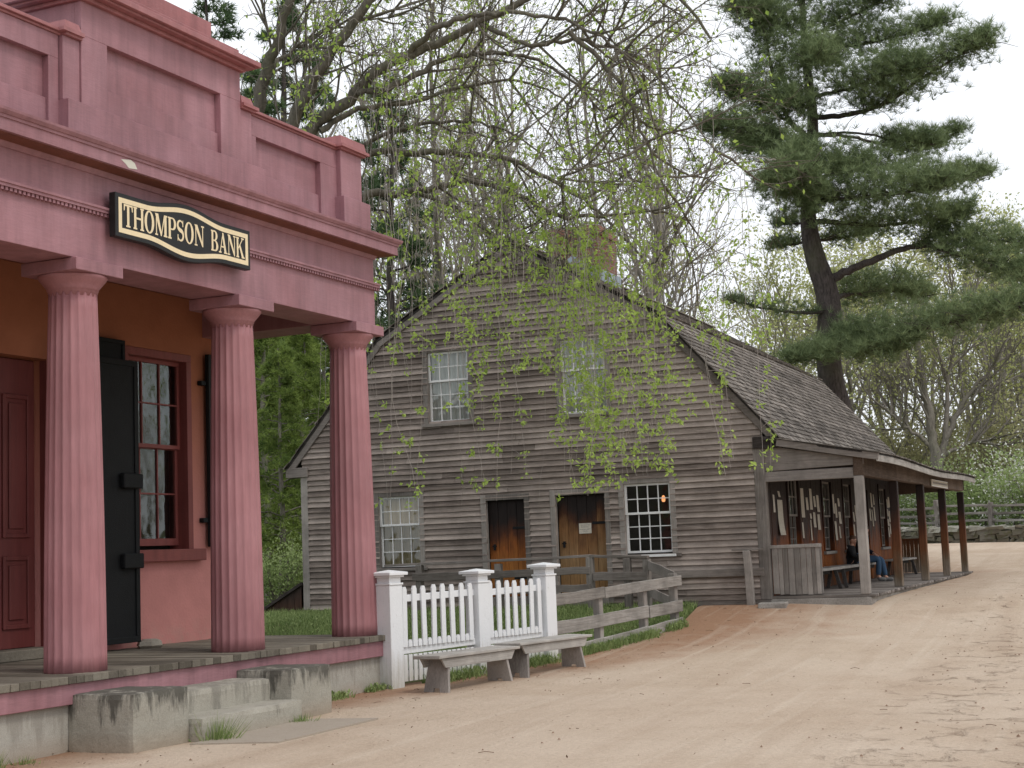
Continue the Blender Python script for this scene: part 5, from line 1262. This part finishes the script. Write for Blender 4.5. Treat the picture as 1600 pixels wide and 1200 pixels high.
for path, r, f0, sp, th, n in limbs:
    Q = poly([pp(x, y, YP+dy) for x, y, dy in path], 6, .03); b.tube(Q, taper(r, .022, len(Q), .8), 7, .5, cap=False); m = len(Q)-1
    for k in range(int(n*.16)):                                          # side twigs
        i = R.randrange(int(m*f0*.8), m); e = Q[i] + Vector((R.gauss(0, sp*.4), R.gauss(0, sp*.45), R.gauss(th*.25, th*.35)))
        b.tube([Q[i], Q[i].lerp(e, .55)+rv(.05), e], [.018, .012, .006], 3, .5, cap=False)
    for k in range(int(n*1.45)):
        f = f0 + (1-f0)*R.random()**.85; x = f*m; i = min(m-1, int(x)); q = Q[i].lerp(Q[i+1], x-i); w_ = .35+.65*math.sin(PI*min(1, max(.06, (f-f0)/(1-f0)))**.8)
        e = q + Vector((R.gauss(0, sp*.52*w_), R.gauss(0, sp*.5*w_), R.gauss(th*.32, th*.72*w_)))
        pine_tufts(c, e, 15, .31, .6)
b.build('trunk', M['bark_pine'], pine, smooth=True, recalc=False); c.build('crown', M['needle'], pine, recalc=False)

# ---- the old weeping tree beside the bank, its twigs hanging in front of the house gable
wt_ = thing('weeping_tree', 'old tree beside the bank with arching limbs and long hanging leafy twigs', 'tree', (-5.3, 25.6, gz(25.6)))
WL = Vector(wt_.location); b = MB(); tw = MB(); c = MB()
def wp(x, y, Y): return at(x, y, Y) - WL
fork = wp(300, 430, 25.5)
P = poly([Vector((0, 0, -.3)), Vector((.02, .05, 1.5)), Vector((-.05, 0, 3.2)), fork], 4); b.tube(P, taper(.42, .30, len(P)), 12, .5, cap=False)
anchors = []
def limb(path, r0, r1, start=None, lev=1):
    Q = poly(([start] if start is not None else []) + [wp(*q) for q in path], 6, .035); rr = taper(r0, r1, len(Q), .8); b.tube(Q, rr, 9 if r0 > .08 else 6, .5, cap=False)
    for i in range(len(Q)//4, len(Q)): anchors.append((Q[i], rr[i]))
    return Q
LM = [limb([(385, 260, 25), (408, 140, 24.8), (430, 70, 24.5), (452, 0, 24.3), (480, -130, 24)], .15, .06, fork),
      limb([(405, 300, 25), (463, 175, 24.6), (505, 100, 24.3), (577, 0, 24), (660, -110, 23.6)], .15, .06, fork),
      limb([(430, 310, 25), (487, 200, 24.8), (545, 155, 24.5), (600, 105, 24.2), (700, 60, 24), (817, 0, 23.7), (930, -40, 23.4), (1040, -20, 23.1), (1110, 60, 23)], .15, .02, fork),
      limb([(450, 320, 26), (500, 250, 26.2), (577, 237, 26.5), (690, 240, 26.7), (787, 249, 27), (870, 285, 27), (950, 345, 26.8), (1020, 420, 26.5)], .11, .018, fork),
      limb([(480, 340, 26.5), (577, 306, 27), (640, 300, 27.1), (730, 284, 27.3), (800, 300, 27.2), (870, 338, 27), (930, 338, 26.8), (1010, 330, 26.6), (1080, 345, 26.4)], .10, .018, fork)]
LM.append(limb([(560, 146, 24.4), (630, 128, 24.3), (700, 92, 24.4), (780, 84, 24.5), (850, 100, 24.6), (920, 150, 24.6), (970, 230, 24.5)], .065, .012))
LM.append(limb([(640, 84, 24.1), (690, 40, 23.6), (760, 22, 23.3), (850, 24, 23), (940, 60, 22.8), (1020, 130, 22.6)], .06, .012))
LM.append(limb([(500, 205, 24.7), (560, 170, 25), (640, 160, 25.2), (720, 135, 25.4), (830, 130, 25.4), (900, 170, 25.3)], .06, .012))
LM.append(limb([(750, 38, 23.9), (830, 70, 23.8), (900, 62, 23.6), (990, 90, 23.4), (1060, 160, 23.2), (1130, 250, 23)], .045, .01))
LM.append(limb([(540, 240, 26.4), (600, 210, 26), (680, 190, 25.8), (760, 195, 25.6), (830, 230, 25.5), (890, 300, 25.4)], .05, .01))
LM.append(limb([(420, 110, 24.7), (470, 70, 25.2), (540, 40, 25.6), (640, 20, 26)], .05, .012)); LM.append(limb([(650, 300, 27.1), (720, 330, 27), (790, 380, 26.8), (850, 430, 26.6)], .05, .012)); LM.append(limb([(890, 50, 23.5), (960, 120, 23.3), (1010, 220, 23.2), (1050, 330, 23.1)], .05, .012))
# secondary shoots rising off the limbs
tips = []
ot = dict(seg=(5, 5, 4, 4), spread=.75, up=(.04, .06, -.03, -.06), wob=.16, kids=(4, 5, 4), ratio=(.5, .55, .55), start=(.2, .2, .2), tip=.3, leaflev=1)
for Q in LM:
    for k in range(10):
        i = R.randrange(len(Q)//4, len(Q)-1); d = (Q[i+1]-Q[i]).normalized(); a = d.cross(rv()).normalized()
        grow(b, tips, Q[i], d*.6+a*.8+Vector((0, 0, .25)), R.uniform(1., 2.6), .024, 1, 3, ot)
for p, d, l in tips: anchors.append((p, .006))
leaves(c, tips, .26, .10, .08, .5)
# hanging twigs: (end px, spread, how many, leafiness)
CL = [(830, 560, 85, 70, 50, .8), (930, 690, 55, 50, 46, 1.5), (1000, 705, 50, 45, 22, 1.5), (730, 590, 60, 75, 34, 1.15), (620, 590, 35, 90, 18, .9), (860, 470, 110, 55, 34, .8), (900, 410, 60, 50, 18, .9), (1040, 600, 45, 45, 16, 1.2), (1140, 600, 40, 30, 8, 1.3), (1130, 745, 22, 35, 7, 1.5), (1200, 720, 10, 30, 4, 1.5), (790, 765, 55, 35, 10, 1.2), (660, 790, 40, 40, 8, 1.), (1000, 735, 45, 28, 18, 1.5), (905, 760, 40, 25, 10, 1.5), (700, 450, 70, 60, 30, 1.), (620, 330, 45, 80, 20, .5), (520, 110, 80, 70, 22, .6), (700, 190, 95, 90, 30, .5), (900, 210, 100, 100, 30, .55), (760, 330, 90, 70, 22, .5), (1020, 320, 55, 110, 16, .8), (1090, 210, 45, 80, 6, .6), (575, 470, 30, 60, 8, .5), (465, 170, 40, 60, 12, .5), (500, 700, 14, 70, 4, .8), (590, 760, 20, 60, 6, .8), (560, 640, 20, 60, 3, .6)]
for cx, cy, sx, sy, n, lf in CL:
    n = int(n*(.62 if cy < 300 or cy > 640 else .48))
    for k in range(n):
        x, y, Y = R.gauss(cx, sx*.6), R.gauss(cy, sy*.6), R.uniform(22.6, 26.6)
        if x < 590 and y > 240: Y = R.uniform(25.5, 27.4)
        e = wp(x, y, Y)
        if e.z < .9: continue
        best = None; bd = 1e9
        for _ in range(160):
            p, r = anchors[R.randrange(len(anchors))]
            dz = p.z-e.z
            if dz < .5: continue
            dh = math.hypot(p.x-e.x, p.y-e.y); s_ = dh*1.7 + abs(dz-1.7)*.40
            if s_ < bd: bd, best = s_, p
        if best is None: continue
        dh = Vector((e.x-best.x, e.y-best.y, 0)); top = best + dh*.75 + Vector((0, 0, min(.35, .15*dh.length) - .10*(best.z-e.z)))
        mid = e.lerp(top, R.uniform(.4, .6)) + Vector((R.gauss(0, .16), R.gauss(0, .16), 0)); Q = poly([best, best.lerp(top, .5)+Vector((0, 0, .10*dh.length)), top, mid, e], 5, .028)
        tw.tube(Q, taper(.008, .003, len(Q)), 3, R.random(), cap=False)
        m = len(Q)-1; L_ = sum((Q[i+1]-Q[i]).length for i in range(m))
        for j in range(int(lf*min(L_, 3.2)*2.6*R.uniform(.2, 1.6))+1):
            f = .25+.75*R.random()**.5; i = min(m-1, int(f*m)); q = Q[i].lerp(Q[i+1], f*m-i)
            if R.random() < .55:                                          # short side spur
                sp_ = q + Vector((R.uniform(-.24, .24), R.uniform(-.24, .24), R.uniform(-.10, .08))); tw.tube([q, q.lerp(sp_, .5)+Vector((0, 0, .02)), sp_], .003, 3, .5, cap=False); q = sp_
            for _ in range(R.randint(3, 10)):
                d = Vector((R.uniform(-.8, .8), R.uniform(-.8, .8), R.uniform(-1.1, .15))); c.leaf(q+rv(.06), d, R.uniform(.05, .11), R.uniform(.03, .055), tone=min(1, .25+.6*R.random()+.15*f))
b.build('trunk', M['bark_limb'], wt_, smooth=True, recalc=False); tw.build('hanging_twigs', M['twig'], wt_, recalc=False); c.build('crown', M['leaf'], wt_, recalc=False)

# ---- grass
def grass_patch(name, pts_fn, n, h, w=.012, extra=None):
    c = MB()
    for k in range(n):
        p = pts_fn()
        if p is None: continue
        hh = h*R.uniform(.4, 1.2)
        if R.random() < .22: c.leaf(p+Vector((0, 0, hh*.5)), rv(1)+Vector((0, 0, .5)), R.uniform(.03, .07), R.uniform(.02, .045), tone=R.random())
        else: c.blade(p, Vector((R.gauss(0, .35), R.gauss(0, .35), 1)), hh, w*R.uniform(.7, 1.4), R.random())
    return c.build(name, M['grass'], None, recalc=False)
def yard():
    v, u = R.uniform(-9.2, -.05), R.uniform(.9, 10.4); p = hw(u, v)
    if p.x > xb(p.y) - .05: return None
    q = p - B0; s, o = q.x*math.sin(TB)+q.y*math.cos(TB), q.x*math.cos(TB)-q.y*math.sin(TB)
    if s < .4 and o < .5: return None
    return Vector((p.x, p.y, gz(p.y)-.04))
tag(grass_patch('grass', yard, 60000, .17, .014), 'green grass and weeds growing inside the fences', 'grass', kind='stuff')
def verge():
    t = R.random()
    if R.random() < .5: p = PF1.lerp(PF3, t); n_ = Vector((PF3.y-PF1.y, PF1.x-PF3.x, 0)).normalized(); off = abs(R.gauss(.02, .13))
    else: p = Pa.lerp(Pb, t); n_ = Vector((Pb.y-Pa.y, Pa.x-Pb.x, 0)).normalized(); off = abs(R.gauss(0, .08)); 
    if noise.noise((p.x*1.3, p.y*1.3, 7)) < -.15+.3*R.random(): return None
    p = p + n_*off; return Vector((p.x, p.y, gz(p.y)-.01))
tag(grass_patch('fence_grass', verge, 11000, .17), 'ragged grass growing along the foot of the fences', 'grass', kind='stuff')
def found_grass():
    s = R.uniform(-2.3, .2); p = bw(s, .31+abs(R.gauss(0, .07))); 
    if noise.noise((p.x*2, p.y*2, 4)) < -.05: return None
    return Vector((p.x, p.y, gz(p.y)-.01))
tag(grass_patch('foundation_grass', found_grass, 1500, .11), 'short weeds along the concrete foundation right of the steps', 'grass', kind='stuff')
for s, o, n, h, sp, lb in ((-4.66, 1.22, 200, .28, .085, 'tall grass tuft growing between granite block and lower step'), (-6.75, .42, 120, .20, .07, 'small grass tuft against the foundation left of the steps'), (-3.22, 1.25, 90, .12, .06, 'small weed tuft at the right end of the lower step'), (-6.35, .46, 60, .10, .06, 'low weed beside the left granite block')):
    c = MB()
    for k in range(n):
        p = Vector((R.gauss(0, sp), R.gauss(0, sp*.7), -.01)); c.blade(p, Vector((p.x*4+R.gauss(0, .2), p.y*4+R.gauss(0, .2), 1)), h*R.uniform(.4, 1.15), .011, R.random())
    t = c.build('grass_tuft', M['grass'], None, recalc=False); q = bw(s, o); t.location = (q.x, q.y, gz(q.y)-.005); tag(t, lb, 'grass tuft', 'grass tufts by the bank steps')

# ---- litter, pebbles and clods on the road
c = MB()
for k in range(1500):
    y = R.uniform(9, 40)**1.0; 
    if R.random() < .6: x = xb(y) + abs(R.gauss(.1, 1.3)) + .1
    else: x = xb(y) + R.uniform(0, 9)
    p = Vector((x, y, gz(y)+.014)); n_ = R.random()
    if n_ < .95: c.leaf(p, Vector((R.uniform(-1, 1), R.uniform(-1, 1), R.uniform(-.1, .25))), R.uniform(.015, .05), R.uniform(.01, .024), up=Vector((0, 0, 1)), tone=R.random())
    else:
        a = R.uniform(0, PI); l = R.uniform(.04, .14); d = Vector((math.cos(a), math.sin(a), 0)); c.tube([p-d*l/2, p+rv(.008)+Vector((0, 0, .006)), p+d*l/2], .003, 3, .5, cap=False)
tag(c.build('leaf_litter', M['litter'], None, recalc=False), 'scattered dead leaves and twigs on the dirt', 'litter', kind='stuff')
c = MB()
for k in range(420):
    y = R.uniform(8, 30); x = .38*y - 2.0 + R.gauss(1.4, 1.0) if R.random() < .7 else xb(y)+R.uniform(.3, 9)
    r = R.uniform(.005, .018)*(1.7 if R.random() < .06 else 1); b_ = len(c.v); z = gz(y)+.008
    P = [(x+r*math.cos(a)*R.uniform(.7, 1.3), y+r*math.sin(a)*R.uniform(.7, 1.3), z) for a in (0, 1.25, 2.5, 3.77, 5.03)] + [(x, y, z+r*R.uniform(.7, 1.2))]
    c.add(P, [(i, (i+1) % 5, 5) for i in range(5)], R.random())
tag(c.build('dirt_clods', m_plain('dirt_clod', (.24, .16, .11), .95, .4, 8), None, recalc=False), 'small loose clods and pebbles on the trodden dirt', 'clods', kind='stuff')

# ================================================================== PEOPLE ON THE PORCH BENCH
def skin_mesh(name, nodes, edges, m, parent=None, sub=2):
    me = bpy.data.meshes.new(name); me.from_pydata([n[0] for n in nodes], edges, [])
    o = bpy.data.objects.new(name, me); C.objects.link(o)
    md = o.modifiers.new('skin', 'SKIN'); md.use_smooth_shade = True
    for v, n in zip(me.skin_vertices[0].data, nodes):
        r = n[1]; v.radius = (r, r) if not hasattr(r, '__len__') else r
    me.skin_vertices[0].data[0].use_root = True
    ms = o.modifiers.new('sub', 'SUBSURF'); ms.levels = sub; ms.render_levels = sub
    dg = bpy.context.evaluated_depsgraph_get(); ev = o.evaluated_get(dg)
    nm = bpy.data.meshes.new_from_object(ev, preserve_all_data_layers=False, depsgraph=dg); nm.name = name
    o.modifiers.clear(); o.data = nm; nm.materials.clear(); nm.materials.append(m)
    nm.polygons.foreach_set('use_smooth', [True]*len(nm.polygons))
    if parent: o.parent = parent
    return o
def ball(name, c_, rx, ry, rz, m, parent, cut=None, n=18, rot=None):
    b = MB(); pts = []; rings = 10
    for i in range(rings+1):
        a = PI*i/rings
        for k in range(n):
            t = 2*PI*k/n; p = Vector((rx*math.sin(a)*math.cos(t), ry*math.sin(a)*math.sin(t), rz*math.cos(a)))
            pts.append(p)
    if rot: pts = [rot @ p for p in pts]
    pts = [p+Vector(c_) for p in pts]
    fs = [(i*n+k, i*n+(k+1) % n, (i+1)*n+(k+1) % n, (i+1)*n+k) for i in range(rings) for k in range(n)]
    b.add(pts, fs, .5); return b.build(name, m, parent, smooth=True, weld=True)
def person(root_loc, rz, J, sc, label, cloth, trou, hairm, shoem, face_yaw, pitch):
    """J: joints in metres (x forward, y left, z up), seat height given by J['hip']"""
    V = lambda k: Vector(J[k])
    nodes = []; idx = {}; edges = []
    def nd(k, p, r): idx[k] = len(nodes); nodes.append((tuple(p), r)); return idx[k]
    def lk(a, b_): edges.append((idx[a], idx[b_]))
    s = sc
    nd('hip', V('hip'), .115*s); nd('sp', V('spine'), .105*s); nd('ch', V('chest'), .125*s); nd('nb', V('neck'), .058*s); lk('hip', 'sp'); lk('sp', 'ch'); lk('ch', 'nb')
    hd = V('head'); fr = Matrix.Rotation(face_yaw, 3, 'Z') @ Matrix.Rotation(pitch, 3, 'Y')
    nd('nk', V('neck').lerp(hd, .45), .05*s); nd('hd', hd, .088*s); nd('ht', hd + fr @ Vector((-.01, 0, .085))*s, .075*s); lk('nb', 'nk'); lk('nk', 'hd'); lk('hd', 'ht')
    nd('jw', hd + fr @ Vector((.055, 0, -.055))*s, .045*s); lk('hd', 'jw'); nd('nose', hd + fr @ Vector((.108, 0, -.005))*s, .014*s); lk('hd', 'nose')
    for sd in ('L', 'R'):
        g = 1 if sd == 'L' else -1
        nd('er'+sd, hd + fr @ Vector((-.01, .088*g, 0))*s, .018*s); lk('hd', 'er'+sd)
        nd('sh'+sd, V('sh'+sd), .062*s); nd('el'+sd, V('el'+sd), .042*s); nd('wr'+sd, V('wr'+sd), .028*s); lk('ch', 'sh'+sd); lk('sh'+sd, 'el'+sd); lk('el'+sd, 'wr'+sd)
        d = (V('wr'+sd)-V('el'+sd)).normalized(); pm = V('wr'+sd)+d*.055*s; nd('pm'+sd, pm, (.034*s, .02*s)); lk('wr'+sd, 'pm'+sd)
        side = d.cross(Vector((0, 0, 1))).normalized(); dn = Vector((0, 0, -1))
        for q in range(4):
            a = pm + side*(.026-.0175*q)*s + d*.035*s; ln = (.030, .036, .034, .026)[q]*s
            nd(f'f{q}a'+sd, a, .0095*s); nd(f'f{q}b'+sd, a+d*ln+dn*.008*s, .0085*s); nd(f'f{q}c'+sd, a+d*ln*1.6+dn*.03*s, .007*s); lk('pm'+sd, f'f{q}a'+sd); lk(f'f{q}a'+sd, f'f{q}b'+sd); lk(f'f{q}b'+sd, f'f{q}c'+sd)
        tb = V('wr'+sd)+d*.03*s+side*.03*s*g; nd('ta'+sd, tb, .011*s); nd('tb'+sd, tb+d*.035*s+side*.012*s*g, .009*s); lk('pm'+sd, 'ta'+sd); lk('ta'+sd, 'tb'+sd)
        nd('th'+sd, V('th'+sd), .085*s); nd('kn'+sd, V('kn'+sd), .058*s); nd('an'+sd, V('an'+sd), .042*s); nd('ft'+sd, V('ft'+sd), .035*s); lk('hip', 'th'+sd); lk('th'+sd, 'kn'+sd); lk('kn'+sd, 'an'+sd); lk('an'+sd, 'ft'+sd)
    body = skin_mesh('person', nodes, edges, M['skin']); body.location = root_loc; body.rotation_euler = (0, 0, rz); tag(body, label, 'person')
    # jacket
    N = [(J['hip'], .135*s), (J['spine'], .145*s), (J['chest'], .158*s), (V('neck').lerp(V('chest'), .25), .085*s)]; E = [(0, 1), (1, 2), (2, 3)]
    for sd in ('L', 'R'):
        i = len(N); N += [(J['sh'+sd], .085*s), (J['el'+sd], .062*s), (tuple(V('wr'+sd)-(V('wr'+sd)-V('el'+sd)).normalized()*.015*s), .045*s)]; E += [(2, i), (i, i+1), (i+1, i+2)]
    skin_mesh('jacket', N, E, M[cloth], body)
    N = [(tuple(V('hip')-Vector((0, 0, .01))), .140*s)]; E = []
    for sd in ('L', 'R'):
        i = len(N); N += [(J['th'+sd], .102*s), (J['kn'+sd], .076*s), (tuple(V('an'+sd)+Vector((0, 0, .02*s))), .060*s)]; E += [(0, i), (i, i+1), (i+1, i+2)]
    skin_mesh('trousers', N, E, M[trou], body)
    for sd in ('L', 'R'):
        a, f = V('an'+sd), V('ft'+sd); d = (f-a); d.z = 0; d = d.normalized()
        skin_mesh('shoe', [(tuple(a+Vector((0, 0, -.03*s))-d*.03*s), .056*s), (tuple(a.lerp(f, .5)+Vector((0, 0, -.015*s))), .054*s), (tuple(f+d*.05*s), (.052*s, .042*s))], [(0, 1), (1, 2)], M[shoem], body)
    hc = hd + fr @ Vector((-.028, 0, .048))*s
    ball('hair', hc, .098*s, .095*s, .092*s, M[hairm], body)
    for g in (-1, 1): ball('eye', hd + fr @ Vector((.078, .033*g, .022))*s, .012*s, .014*s, .01*s, M['hair'], body, n=8)
    ball('mouth', hd + fr @ Vector((.088, 0, -.058))*s, .012*s, .024*s, .007*s, M['frame_red'], body, n=8)
    return body
mrz = HR - PI/2          # facing out of the porch (away from its wall)
man = dict(hip=(0, 0, .53), spine=(.03, -.01, .70), chest=(.10, -.03, .90), neck=(.13, -.10, 1.04), head=(.17, -.22, 1.14), shL=(.09, .19, .97), elL=(.10, .27, .72), wrL=(.28, .12, .63), shR=(.13, -.21, .95), elR=(.20, -.42, .78), wrR=(.24, -.62, .72),
           thL=(.06, .10, .52), knL=(.44, .13, .51), anL=(.50, .15, .10), ftL=(.62, .16, .055), thR=(.06, -.10, .52), knR=(.42, -.10, .52), anR=(.38, -.06, .12), ftR=(.50, -.05, .055))
person(hw(-.37, 7.0, .60), mrz, man, 1., 'adult in a dark jacket and blue jeans sitting bent forward behind the front porch post', 'jacket', 'denim', 'hair', 'shoe', -1.1, .5)
kid = dict(hip=(0, 0, .50), spine=(.01, 0, .60), chest=(.03, 0, .73), neck=(.05, 0, .83), head=(.08, .0, .94), shL=(.03, .12, .79), elL=(.08, .16, .62), wrL=(.24, .08, .58), shR=(.03, -.12, .79), elR=(.08, -.17, .62), wrR=(.24, -.10, .57),
           thL=(.03, .07, .49), knL=(.24, .10, .60), anL=(.26, .08, .49), ftL=(.33, .08, .455), thR=(.03, -.07, .49), knR=(.24, -.12, .60), anR=(.26, -.10, .49), ftR=(.33, -.10, .455))
person(hw(-.36, 5.85, .60), mrz, kid, .78, 'small dark clothed child crouching on the porch bench left of the front post', 'black_cloth', 'black_cloth', 'hair_b', 'pale_cloth', -.6, .25)
